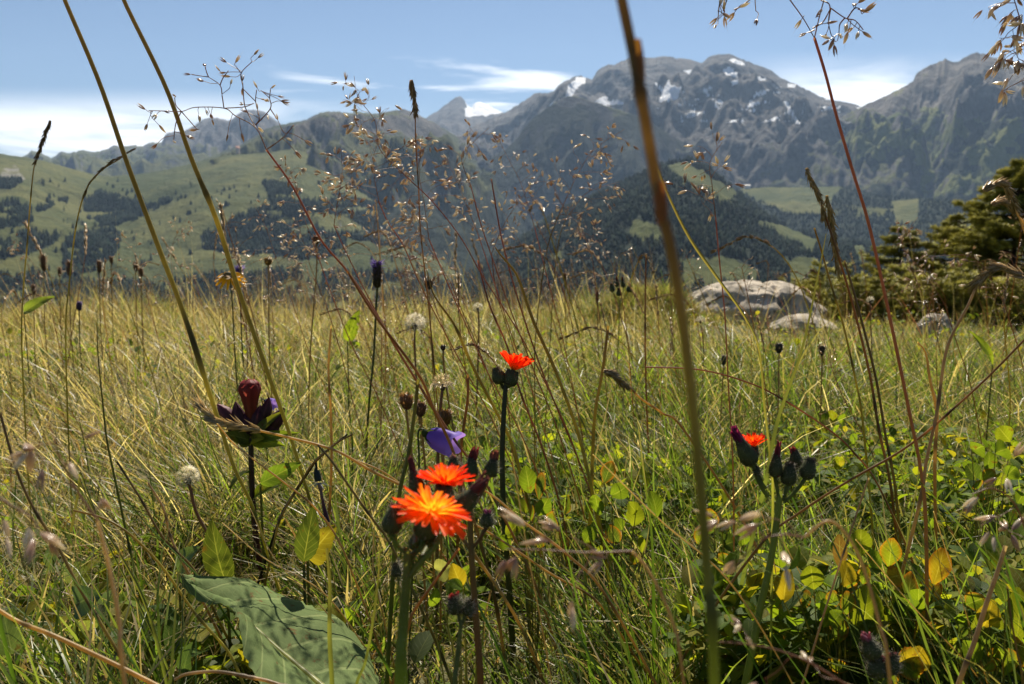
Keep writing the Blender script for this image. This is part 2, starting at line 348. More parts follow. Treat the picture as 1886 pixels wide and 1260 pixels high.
def layer(name, label, cat, sil, D, r0, foot_py, na, nr, amp, sx, sy, mat, prof=1.0, seed=1, crest_n=0.0, masks=None, steep=0, kind='structure', sp=2.2):
    sil = np.array(sil, float); px = np.linspace(sil[0, 0], sil[-1, 0], na)
    py = np.interp(px, sil[:, 0], sil[:, 1])+crest_n*(fbm(px/16, px*0, 5, seed+40)+.8*fbm(px/5, px*0, 3, seed+41))
    rs = [ray(a, b) for a, b in zip(px, py)]; az = np.array([r[0] for r in rs]); sl = np.array([r[1] for r in rs])
    fs = np.array([ray(a, foot_py)[1] for a in px])
    s = np.concatenate([np.linspace(0, 1, nr), 1+np.linspace(0, .35, 12)[1:]])
    A, Sg = np.meshgrid(az, s, indexing='ij')
    Dn = D*(1+.06*fbm(A*6, A*0, 3, seed+9)) if D > 1500 else D+0*A
    R = r0+(Dn-r0)*Sg
    kw = max(3, int(70/(px[1]-px[0]))); ker = np.hanning(2*kw+1); ker /= ker.sum(); sls = np.convolve(np.pad(sl, kw, mode='edge'), ker, 'valid')
    sl2 = sls[:, None]+(sl-sls)[:, None]*np.clip(Sg, 0, 1)**sp            # single summits do not run down the whole flank
    zc = sl2*Dn; zf = fs[:, None]*r0
    up = np.clip(Sg, 0, 1); back = np.maximum(Sg-1, 0)
    warp = fbm(A*D/sx*.5, R/sy*.5, 3, seed+3)
    n = fbm(A*D/sx+warp*.5, R/sy+warp*.5, 6, seed, ridged=True, gain=.49)
    n2 = fbm(A*D/(sx*.4)+warp, R/(sy*.25), 4, seed+21)
    env = np.sin(np.pi*np.clip(up, 0, 1)**.85)**1.35
    pr = up**prof
    if steep: pr = np.where(up < .55, pr*.0+.75*up**1.0*.62, 0) + np.where(up >= .55, .2557+(1-.2557)*((up-.55)/.45)**1.0, 0)
    Z = CZ+zf+(zc-zf)*pr+amp*env*(n*.85+n2*.34)-back*(D-r0)*.8+amp*.12*np.minimum(back*8, 1)*n
    cap = CZ+R*(sl[:, None]-.0035*(1-up)**.5-.0006); Z = np.where(up < 1, np.minimum(Z, cap), Z)     # nearer spurs stay below the crest line
    X = R*np.sin(A); Y = R*np.cos(A)
    sxp, syp = screen(X, Y, Z)
    at = masks(sxp, syp, X, Y, Z, n, n2) if masks else {}
    full = {k: at.get(k, np.zeros(X.shape)) for k in ('grass', 'snow', 'wood')}
    me = np_mesh(name, np.stack([X, Y, Z], -1), gridq(na, len(s)), mats=[mat], attrs=full)
    ob = tag(link(bpy.data.objects.new(name, me)), label, cat, kind=kind)
    LAYERS[label] = (X, Y, Z, full, sxp, syp); return X, Y, Z, full, sxp, syp
GREEN_A, GREEN_B = (.055, .070, .020), (.11, .112, .036)
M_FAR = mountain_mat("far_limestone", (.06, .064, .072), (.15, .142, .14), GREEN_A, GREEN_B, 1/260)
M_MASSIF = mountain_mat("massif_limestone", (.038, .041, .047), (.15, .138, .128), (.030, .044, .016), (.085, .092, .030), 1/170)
M_RIGHT = mountain_mat("crag_and_pasture", (.045, .046, .05), (.20, .18, .16), (.055, .08, .020), (.155, .165, .045), 1/170)
M_ALP = mountain_mat("alpine_pasture", (.20, .19, .16), (.32, .30, .25), GREEN_A, (.118, .120, .036), 1/90)
M_WOODHILL = mountain_mat("wooded_slope", (.2, .18, .15), (.3, .28, .22), (.052, .068, .018), (.10, .108, .030), 1/60)
Z0 = lambda x: np.zeros(x.shape)
def m_peak(px, py, X, Y, Z, n, n2):
    s = 1.0*((px > 858+6*n2) & (py < 210+10*n)) ; return {'snow': s*.9+.25*(n > .3)}
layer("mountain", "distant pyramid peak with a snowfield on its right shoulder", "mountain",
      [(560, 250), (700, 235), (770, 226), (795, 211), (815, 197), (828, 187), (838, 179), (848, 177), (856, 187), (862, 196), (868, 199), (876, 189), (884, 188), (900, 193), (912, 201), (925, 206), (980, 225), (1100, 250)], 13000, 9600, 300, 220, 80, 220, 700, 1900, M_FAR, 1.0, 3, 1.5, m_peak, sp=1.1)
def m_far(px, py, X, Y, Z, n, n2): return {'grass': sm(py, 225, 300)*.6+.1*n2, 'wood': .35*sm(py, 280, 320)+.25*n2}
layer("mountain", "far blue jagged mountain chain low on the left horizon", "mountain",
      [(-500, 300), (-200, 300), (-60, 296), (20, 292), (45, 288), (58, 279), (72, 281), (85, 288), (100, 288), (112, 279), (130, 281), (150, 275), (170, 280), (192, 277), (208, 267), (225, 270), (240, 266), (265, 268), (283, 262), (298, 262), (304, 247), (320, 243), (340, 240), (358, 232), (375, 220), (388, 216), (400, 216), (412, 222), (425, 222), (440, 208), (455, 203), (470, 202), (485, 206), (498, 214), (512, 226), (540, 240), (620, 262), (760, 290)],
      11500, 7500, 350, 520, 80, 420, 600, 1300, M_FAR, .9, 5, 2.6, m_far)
def m_massif(px, py, X, Y, Z, n, n2):
    sn = Z0(px)
    for poly in ([(1035, 200), (1048, 160), (1062, 142), (1080, 143), (1076, 155), (1062, 165), (1052, 185), (1040, 205)], [(1005, 206), (1022, 188), (1040, 182), (1028, 200)],
                 [(1205, 150), (1222, 162), (1232, 146), (1236, 158), (1255, 160), (1248, 182), (1228, 186), (1210, 186), (1218, 172)], [(1095, 186), (1120, 176), (1118, 186), (1145, 184), (1150, 192), (1110, 194)],
                 [(1330, 128), (1345, 124), (1362, 138), (1360, 144), (1340, 140)], [(1342, 110), (1350, 107), (1370, 115), (1372, 122), (1352, 118)], [(1346, 150), (1362, 148), (1362, 156), (1350, 158)],
                 [(1395, 143), (1410, 142), (1413, 150), (1400, 150)], [(1256, 130), (1275, 128), (1270, 136)], [(1450, 153), (1465, 154), (1462, 160), (1450, 160)], [(1286, 168), (1310, 161), (1308, 168), (1288, 172)], [(1384, 175), (1412, 166), (1410, 172), (1388, 178)]):
        pad = 1.5*n2
        sn = np.maximum(sn, inpoly(px+4*n2, py+pad*2, poly)*.95)
    st = fbm(px/22, py/5+px/60, 5, 77); sn = np.maximum(sn, .98*sm(st, .30, .42)*sm(py, 150, 170)*(1-sm(py, 205, 250))*sm(px, 1080, 1300)*(1-sm(px, 1620, 1700)))
    gl = np.abs(px-(1446+(py-185)*.55))
    sn = np.maximum(sn, .95*(gl < 3.2+2*n2)*(py > 186)*(py < 228))
    sc = .9*(1-sm(np.abs(px-880), 20, 70))*sm(py, 240, 280)
    return {'snow': sn, 'grass': .02+.42*sm(py, 215, 300)+.3*n2, 'wood': .62*sm(py, 300, 360)+.35*fbm(px/30, py/14, 4, 31)*sm(py, 240, 280)}
layer("mountain", "high grey rocky massif dappled with snowfields under the sky", "mountain",
      [(640, 270), (760, 262), (850, 245), (900, 218), (930, 208), (955, 192), (972, 181), (985, 172), (995, 171), (1008, 174), (1020, 168), (1030, 156), (1045, 146), (1060, 140), (1072, 140), (1082, 144), (1090, 146), (1098, 133), (1108, 124), (1120, 119), (1132, 121), (1145, 113), (1160, 107), (1175, 104), (1195, 108), (1215, 104), (1240, 105), (1262, 108), (1280, 114), (1292, 117), (1305, 106), (1325, 101), (1345, 99), (1360, 106), (1376, 113), (1395, 121), (1415, 128), (1428, 136), (1445, 148), (1460, 152), (1478, 160), (1500, 172), (1525, 183), (1550, 187), (1580, 193), (1640, 205), (1800, 230), (2000, 260)],
      9500, 5200, 420, 760, 230, 620, 900, 1300, M_MASSIF, 1.15, 11, 2.2, m_massif)
def m_mid(px, py, X, Y, Z, n, n2): return {'grass': .36+.4*sm(py, 225, 270)+.35*n2, 'wood': np.maximum(.75*sm(py+18*n2, 345, 385), .6*sm(fbm(px/45+py/30, py/18, 4, 61), .12, .35)*sm(py, 290, 320))}
layer("mountain", "broad green and grey ridge in the middle distance left of centre", "mountain",
      [(360, 300), (440, 268), (470, 252), (490, 238), (505, 232), (520, 228), (545, 225), (565, 220), (580, 212), (598, 206), (620, 205), (645, 208), (665, 206), (690, 210), (715, 205), (745, 200), (765, 207), (788, 220), (812, 234), (838, 250), (862, 268), (885, 285), (910, 320), (940, 360), (980, 400), (1040, 440)],
      6800, 3300, 520, 480, 150, 420, 600, 1000, M_MASSIF, .85, 17, 1.8, m_mid)
def m_right(px, py, X, Y, Z, n, n2):
    sh = py-(100+.0*px); return {'grass': .12+.8*sm(py, 175, 250)+.5*n2, 'wood': np.maximum(.85*sm(py+30*n2+24*n, 330, 400), .72*sm(fbm(px/40-py/60, py/30+px/55, 4, 67)+.2*sm(py, 200, 330), .22, .36)*sm(py, 190, 240)), 'snow': .5*sm(fbm(px/16, py/7, 4, 9), .4, .5)*(py > 165)*(py < 215)*(px > 1790)}
layer("mountain", "rocky mountain on the right with green gullies below grey crags", "mountain",
      [(1440, 330), (1490, 285), (1530, 235), (1560, 210), (1600, 190), (1625, 180), (1650, 168), (1672, 156), (1682, 148), (1686, 138), (1700, 127), (1718, 119), (1735, 111), (1742, 108), (1752, 112), (1765, 113), (1782, 103), (1800, 97), (1815, 99), (1832, 106), (1850, 118), (1868, 126), (1890, 112), (1920, 105), (1980, 120), (2100, 130), (2300, 150)],
      7400, 5250, 500, 520, 220, 520, 640, 1000, M_RIGHT, 1.05, 23, 2.0, m_right)
def m_pyr(px, py, X, Y, Z, n, n2): return {'grass': .30+.4*n2+.3*sm(px, 1075, 1130)*(1-sm(py, 205, 235)), 'wood': .52*sm(py+14*n2-22*sm(px, 1075, 1140), 180, 205)+.2*n+.2*n2}  # dark wood tone also paints the shaded face; right shoulder kept lighter
layer("mountain", "steep dark pyramid mountain in front of the snowy massif", "mountain",
      [(820, 430), (860, 375), (885, 320), (905, 292), (930, 276), (950, 258), (968, 232), (985, 214), (1005, 200), (1022, 188), (1040, 179), (1055, 177), (1070, 180), (1085, 186), (1110, 193), (1140, 203), (1180, 216), (1230, 245), (1280, 275), (1340, 310), (1420, 350), (1500, 400)],
      6300, 5050, 540, 400, 120, 280, 420, 1300, M_MASSIF, 1.0, 29, 1.2, m_pyr)
def m_plat(px, py, X, Y, Z, n, n2):
    clear = inpoly(px+6*n2, py+4*n, [(1362, 346), (1450, 340), (1560, 342), (1535, 362), (1520, 392), (1470, 398), (1420, 385), (1380, 362)]) | inpoly(px+5*n2, py+4*n, [(1640, 372), (1690, 368), (1690, 410), (1650, 415)])
    return {'grass': .85+Z0(px), 'wood': np.where(clear, 0, .6+.3*n2)}
layer("hill", "wooded shelf with a bright green pasture below the right mountain", "hill",
      [(1220, 400), (1290, 372), (1340, 356), (1368, 347), (1420, 345), (1480, 345), (1545, 344), (1580, 352), (1620, 362), (1700, 366), (1800, 372), (1900, 380), (2200, 400)],
      4900, 3300, 560, 420, 150, 60, 320, 700, M_ALP, .8, 31, 1.0, m_plat)
L1_WOODS = [[(150, 362), (170, 352), (215, 360), (262, 372), (256, 388), (205, 390), (158, 392)], [(128, 412), (180, 402), (240, 388), (300, 362), (328, 358), (320, 372), (270, 396), (215, 416), (130, 422)], [(-40, 378), (30, 370), (62, 384), (60, 408), (30, 420), (-40, 420)], [(66, 382), (80, 374), (100, 368), (96, 378), (74, 390)], [(108, 370), (124, 364), (126, 370), (112, 374)],
            [(484, 334), (520, 340), (556, 352), (600, 352), (700, 375), (800, 420), (800, 470), (640, 440), (560, 412), (500, 378)], [(430, 402), (470, 385), (540, 378), (620, 410), (640, 470), (560, 480), (470, 470), (372, 462), (372, 432), (410, 424)],
            [(116, 455), (140, 432), (205, 420), (222, 440), (212, 470), (170, 500), (120, 520)], [(0, 445), (50, 425), (110, 435), (96, 452), (40, 470), (0, 480)], [(-60, 520), (60, 500), (120, 520), (300, 522), (420, 505), (520, 500), (700, 500), (900, 520), (900, 640), (-60, 640)]]
CLEAR = [(560, 395), (600, 392), (650, 405), (672, 425), (640, 432), (600, 428), (570, 412)], [(728, 468), (745, 448), (770, 455), (772, 478), (735, 482)], [(240, 470), (330, 440), (360, 470), (300, 500), (250, 496)]
def m_l1(px, py, X, Y, Z, n, n2):
    w = Z0(px); qx = px+9*fbm(px/22, py/12, 3, 201); qy = py+5*fbm(px/18, py/9, 3, 202)
    for p in L1_WOODS: w = np.maximum(w, inpoly(qx, qy, p)*.9)
    for p in CLEAR: w = np.where(inpoly(qx, qy, p), .0, w)
    gl = fbm(px/40+py/60, py/11, 4, 205); w = np.where((w > .5) & (gl > .10+.25*sm(py, 330, 420)*(px < 480)) & (py > 350), 0, w)
    lone = fbm(px/9, py/5, 3, 203); w = np.maximum(w, .8*(lone > .60)*(py > 330))
    rk = inpoly(qx, qy, [(0, 312), (30, 304), (44, 330), (20, 352), (-10, 345)])
    return {'grass': np.where(rk, .35, .92+.1*n2), 'wood': np.maximum(w, .55*rk*(n2 > 0))}
layer("hill", "long green alpine pasture hill on the left with dark forest patches", "hill",
      [(-600, 240), (-300, 262), (-120, 275), (0, 283), (40, 289), (80, 296), (120, 308), (165, 320), (205, 325), (250, 322), (300, 314), (345, 304), (385, 293), (420, 286), (450, 284), (490, 282), (520, 277), (540, 275), (560, 280), (590, 298), (640, 330), (700, 362), (760, 398), (820, 436), (880, 480), (960, 540)],
      4600, 1800, 700, 640, 260, 85, 700, 900, M_ALP, .92, 37, .6, m_l1)
def m_wood(px, py, X, Y, Z, n, n2):
    w = .85+Z0(px); qx = px+10*fbm(px/26, py/16, 3, 211); qy = py+6*fbm(px/18, py/12, 3, 212)
    for p in ([(1228, 308), (1262, 300), (1298, 318), (1345, 348), (1362, 378), (1330, 372), (1290, 350), (1250, 335)], [(1148, 436), (1168, 404), (1205, 412), (1215, 440), (1175, 448)], [(1380, 400), (1430, 412), (1510, 440), (1500, 470), (1440, 440)],
              [(1010, 470), (1030, 462), (1032, 480), (1018, 484)], [(1250, 480), (1330, 470), (1400, 500), (1380, 530), (1260, 530)], [(1440, 480), (1500, 474), (1520, 510), (1460, 530)], [(990, 500), (1008, 492), (1018, 505), (998, 512)], [(1570, 452), (1590, 450), (1600, 480), (1580, 490)]):
        w = np.where(inpoly(qx, qy, p), .0, w)
    return {'grass': .95+Z0(px), 'wood': w}
layer("hill", "dark spruce covered hill in the centre with small sunlit clearings", "hill",
      [(700, 600), (800, 545), (860, 505), (910, 472), (950, 447), (985, 422), (1010, 402), (1040, 384), (1075, 370), (1100, 358), (1140, 340), (1180, 321), (1220, 304), (1245, 298), (1268, 294), (1290, 299), (1310, 312), (1340, 338), (1372, 366), (1410, 396), (1460, 424), (1540, 444), (1620, 452), (1720, 455), (1850, 462), (2050, 470), (2300, 480)],
      3100, 1100, 700, 560, 220, 50, 340, 560, M_WOODHILL, .9, 43, .6, m_wood)
# valley floor: one sheet out to the horizon
vx = np.linspace(-13900, 13900, 15); vy = np.linspace(500, 14600, 15); A2, B2 = np.meshgrid(vy, vx, indexing='ij')
o = link(bpy.data.objects.new("valley_floor", np_mesh("valley_floor", np.stack([B2, A2, B2*0-720], -1), gridq(15, 15), mats=[M_WOODHILL], attrs={'grass': np.ones(225), 'snow': np.zeros(225), 'wood': np.full(225, .5)})))
tag(o, "valley floor far below the meadow", "valley", kind='structure')
# spruce woods on the hills: masses of small conifers
def woods(label_of, name, label, n, hgt, seed):
    X, Y, Z, at, sxp, syp = LAYERS[label_of]; rng = np.random.default_rng(seed)
    w = at['wood']; ok = (w[:-1, :-1] > .45) & (sxp[:-1, :-1] > -150) & (sxp[:-1, :-1] < 2050)
    i, j = np.nonzero(ok)
    area = np.abs((X[i+1, j]-X[i, j])*(Y[i, j+1]-Y[i, j])-(X[i, j+1]-X[i, j])*(Y[i+1, j]-Y[i, j]))+1
    k = rng.choice(len(i), n, p=area/area.sum()); i = i[k]; j = j[k]; a = rng.random(n); c = rng.random(n)
    def bl(F): return F[i, j]*(1-a)*(1-c)+F[i+1, j]*a*(1-c)+F[i, j+1]*(1-a)*c+F[i+1, j+1]*a*c
    base = np.stack([bl(X), bl(Y), bl(Z)-1], -1); h = hgt*rng.uniform(.45, 1.2, n)*(1-.3*(rng.random(n) < .2)); r = h*rng.uniform(.15, .24, n)
    sd_ = 6; an = np.arange(sd_)*2*math.pi/sd_
    rings = [(0.02, .9), (.30, 1.0), (.36, .62), (.62, .66), (.68, .34)]
    V = []
    for hh, rr in rings:
        jit = rng.uniform(.75, 1.25, (n, sd_)); aa = an[None]+rng.random((n, 1))*6
        V.append(np.stack([base[:, None, 0]+np.cos(aa)*r[:, None]*rr*jit, base[:, None, 1]+np.sin(aa)*r[:, None]*rr*jit, base[:, None, 2]+h[:, None]*(hh+rng.normal(0, .02, (n, sd_)))], -1))
    V.append((base+np.stack([0*h, 0*h, h], -1))[:, None])
    V = np.concatenate(V, 1); st = V.shape[1]; o_ = np.arange(n)[:, None, None]*st; jj = np.arange(sd_); kk = (jj+1) % sd_
    q = np.concatenate([np.stack([l*sd_+jj, l*sd_+kk, (l+1)*sd_+kk, (l+1)*sd_+jj], -1) for l in range(4)])
    tr = np.stack([4*sd_+jj, 4*sd_+kk, jj*0+5*sd_], -1)
    col = np.array([.009, .018, .010])*rng.uniform(.7, 1.9, (n, 1))*np.stack([rng.uniform(.8, 1.5, n), np.ones(n), rng.uniform(.7, 1.2, n)], -1)
    me = np_mesh(name, V, (q[None]+o_).reshape(-1, 4), (tr[None]+o_).reshape(-1, 3), np.repeat(col, st, 0), [M_FOREST])
    tag(link(bpy.data.objects.new(name, me)), label, "forest", kind='stuff')
M_FOREST = tissue("distant_spruce", 0, .1, .9, .2, 1/20)
woods("dark spruce covered hill in the centre with small sunlit clearings", "spruce_forest", "dark mass of spruce trees covering the hill in the centre", 44000, 21, 5)
woods("long green alpine pasture hill on the left with dark forest patches", "spruce_forest", "scattered dark spruce woods across the green hill on the left", 40000, 20, 6)
woods("wooded shelf with a bright green pasture below the right mountain", "spruce_forest", "spruce forest around the bright pasture below the right mountain", 14000, 22, 7)
# two tiny huts
M_HUTW = tissue("hut_wall", 0, .2, .8, .1, .5); M_HUTR = tissue("hut_roof", 0, .2, .8, .1, .5)
def hut(px, py, d, w, h, label, wallc, roofc):
    p = P(px, py, d); t = thing("mountain_hut", p, label, "hut")
    mb = MB(); V = [(sx*w/2, sy*w*.4, z) for z in (-6, h*.6) for sx, sy in ((-1, -1), (1, -1), (1, 1), (-1, 1))]
    mb.add(np.array(V)+np.array(p), [(0, 1, 5, 4), (1, 2, 6, 5), (2, 3, 7, 6), (3, 0, 4, 7)], col=wallc).build("wall", M_HUTW, t)
    mb = MB(); e = w*.58; V = [(-e, -w*.48, h*.58), (e, -w*.48, h*.58), (e, w*.48, h*.58), (-e, w*.48, h*.58), (-e, 0, h), (e, 0, h)]
    mb.add(np.array(V)+np.array(p), [(0, 1, 5, 4), (2, 3, 4, 5)], [(0, 4, 3), (1, 2, 5)], roofc).build("roof", M_HUTR, t)
hut(438, 281, 4530, 17, 34, "small pale hut standing on the crest of the green hill", (.5, .42, .38), (.32, .18, .14))
hut(1376, 345, 4800, 30, 15, "tiny white hut at the edge of the bright pasture shelf", (.75, .73, .7), (.5, .48, .46))
# haze: even air in a closed box
M_HAZE, t, out = newmat("haze_air")
pv = N(t, 'ShaderNodeVolumePrincipled'); pv.inputs['Color'].default_value = (.46, .67, 1, 1); pv.inputs['Density'].default_value = 2.5e-5; pv.inputs['Anisotropy'].default_value = .25
t.links.new(pv.outputs[0], out.inputs['Volume'])
x0, x1, y0, y1, z0, z1 = -14200, 14200, -900, 15000, -721, 2750
V = [(x, y, z) for z in (z0, z1) for x, y in ((x0, y0), (x1, y0), (x1, y1), (x0, y1))]
o = link(bpy.data.objects.new("haze", np_mesh("haze", V, [(3, 2, 1, 0), (4, 5, 6, 7), (0, 1, 5, 4), (1, 2, 6, 5), (2, 3, 7, 6), (3, 0, 4, 7)], mats=[M_HAZE])))
tag(o, "thin blue summer haze over the valley", "haze", kind='stuff')
# ------------------------------------------------------------------ boulders
def ico(sub):
    import bmesh
    bm = bmesh.new(); bmesh.ops.create_icosphere(bm, subdivisions=sub, radius=1)
    V = np.array([v.co[:] for v in bm.verts]); T = np.array([[v.index for v in f.verts] for f in bm.faces]); bm.free(); return V, T
ICO_V, ICO_T = ico(6)
def boulder(px0, px1, py_top, d, label, seed, flat=1.0, deep=.7, skew=0.0, group="limestone boulders at the meadow's edge"):
    xm = (px0+px1)/2; hw = S(px1-px0, d)/2; top = P(xm, py_top, d); c = Vector((top.x, top.y, 0)); gb = G(c.x, c.y); h = top.z-gb
    V = ICO_V.copy(); x, y, z = V.T
    z = np.where(z > 0, np.sign(z)*np.abs(z)**(1.6*flat), z)
    q = 1+.16*fbm(x*1.5+seed, y*1.5+z*1.3, 4, seed)+.035*fbm(x*4+z*3, y*4-z*2+seed, 5, seed+1, ridged=True)
    st = .035*np.sin(z*16+4*fbm(x*2, y*2, 3, seed+2))
    xx = x*hw*q*(1+st); yy = y*hw*deep*q*(1+st); zz = z*h*1.0*(1+.18*fbm(x*2.2+5, y*2.2, 4, seed+5)+skew*x)
    crack = np.exp(-((x-.42+.25*z+.1*fbm(x*5, y*5, 3, seed+7))/.035)**2)*(z > .1); zz = zz-crack*.10*h
    me = np_mesh("boulder", np.stack([xx, yy, zz], -1), tris=ICO_T, mats=[M_ROCK])
    o = link(bpy.data.objects.new("boulder", me)); o.location = (c.x, c.y, gb); return tag(o, label, "boulder", group)
boulder(1235, 1535, 520, 4.6, "broad pale cracked boulder beside the dark low spruces", 3, .55, .6)
boulder(1412, 1552, 580, 3.9, "flat grey boulder half sunk in grass below the broad pale one", 8, .8, .7)
boulder(1690, 1760, 578, 3.6, "small upright grey boulder under the dark spruces", 14, .5, .8)
boulder(1325, 1425, 568, 4.6, "low mossy boulder in front of the broad pale one", 21, .8, .7)
# ------------------------------------------------------------------ spruces at the edge
def spruce(px, d, top_py, rad, label, seed, sparse=1.0, low=False, name="spruce_tree"):
    rng = np.random.default_rng(seed); x = (px-CX)/FPX*d; y = d*.99; g = G(x, y); h = P(px, top_py, d).z-g
    t = thing(name, (x, y, g), label, "spruce" if not low else "shrub", "spruces at the meadow's edge" if not low else "low dark spruce shrubs beside the boulders")
    base = np.array([x, y, g]); mb = MB()
    tube(mb, [base-[0, 0, .03], base+[rng.normal(0, .01), 0, h*.5], base+[rng.normal(0, .01), 0, h]], [.016*h+.004, .010*h+.003, .002], (.055, .042, .032), 7, 10)
    crown = MB(); B = []; D_ = []; C = []
    nb = int((34 if not low else 30)*sparse)
    for k in range(nb):
        f = ((k+.5)/nb)**(.8 if not low else 1.2); z = h*(.06+.92*f) if not low else h*rng.uniform(.05, .5)
        L = rad*(1-f)**.75*rng.uniform(.65, 1.15)+.05 if not low else rad*rng.uniform(.5, 1.1)
        a = k*2.4+rng.normal(0, .35); ti = rng.uniform(-.15, .35) if not low else rng.uniform(.1, .9)*h/rad
        b0 = base+[0, 0, z]; dr = np.array([math.cos(a), math.sin(a), ti])
        pts = [b0, b0+dr*L*.5+[0, 0, -.05*L], b0+dr*L+[0, 0, .06*L]]
        p = tube(mb, pts, [.0042*h/.8+.001, .0012], (.07, .05, .035), 4, 8)
        for j in range(int(13*sparse)+6):                       # side twigs
            u = rng.uniform(.15, 1); pp = p[int(u*7)]; tw = L*.42*(1.15-u)+.03
            sd2 = np.cross(dr, [0, 0, 1])*rng.choice([-1, 1]); dd = dr*.7+sd2*rng.uniform(.5, 1.1)+np.array([0, 0, rng.uniform(-.25, .25)]); dd /= np.linalg.norm(dd)
            nn = int(tw/.0016); uu_ = rng.random(nn)
            q = pp+dd*tw*uu_[:, None]+[0, 0, 1]*(-.12*tw*uu_**2)[:, None]
            nd = dd*.7+rng.normal(0, .75, (nn, 3)); nd[:, 2] += .25
            B.append(q); D_.append(nd)
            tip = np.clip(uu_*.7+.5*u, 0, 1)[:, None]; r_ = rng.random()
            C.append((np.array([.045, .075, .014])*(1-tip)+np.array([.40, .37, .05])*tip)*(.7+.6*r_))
    B = np.concatenate(B); D_ = np.concatenate(D_); C = np.concatenate(C)
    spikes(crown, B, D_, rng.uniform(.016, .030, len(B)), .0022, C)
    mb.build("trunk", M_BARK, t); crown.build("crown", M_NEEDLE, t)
spruce(1752, 5.7, 398, .46, "slender young spruce with open branches left of the big one", 3, 1.1)
spruce(1650, 5.8, 418, .44, "small yellowish spruce with thin open branches above the low shrubs", 4, 1.0)
spruce(1856, 5.0, 302, .62, "tall dense dark spruce at the right edge of the meadow", 5, 2.0)
spruce(1960, 5.6, 340, .42, "dense dark spruce partly cut off by the right edge", 6, 1.2)
for i, (px, d, tp, rad, lab) in enumerate([(1545, 4.9, 508, .30, "low dark spruce shrub touching the broad pale boulder"), (1625, 4.6, 498, .34, "spreading dark spruce shrub under the yellowish young spruce"),
        (1710, 4.5, 505, .34, "dark spruce shrub behind the small upright boulder"), (1800, 4.3, 490, .36, "dark tangled spruce shrub at the foot of the tall spruce"), (1880, 4.1, 505, .34, "dark spruce shrub at the right edge below the tall spruce"), (1480, 5.7, 512, .2, "small green shrub growing on the far end of the pale boulder")]):
    spruce(px, d, tp, rad, lab, 20+i, 1.1, True, "spruce_shrub")

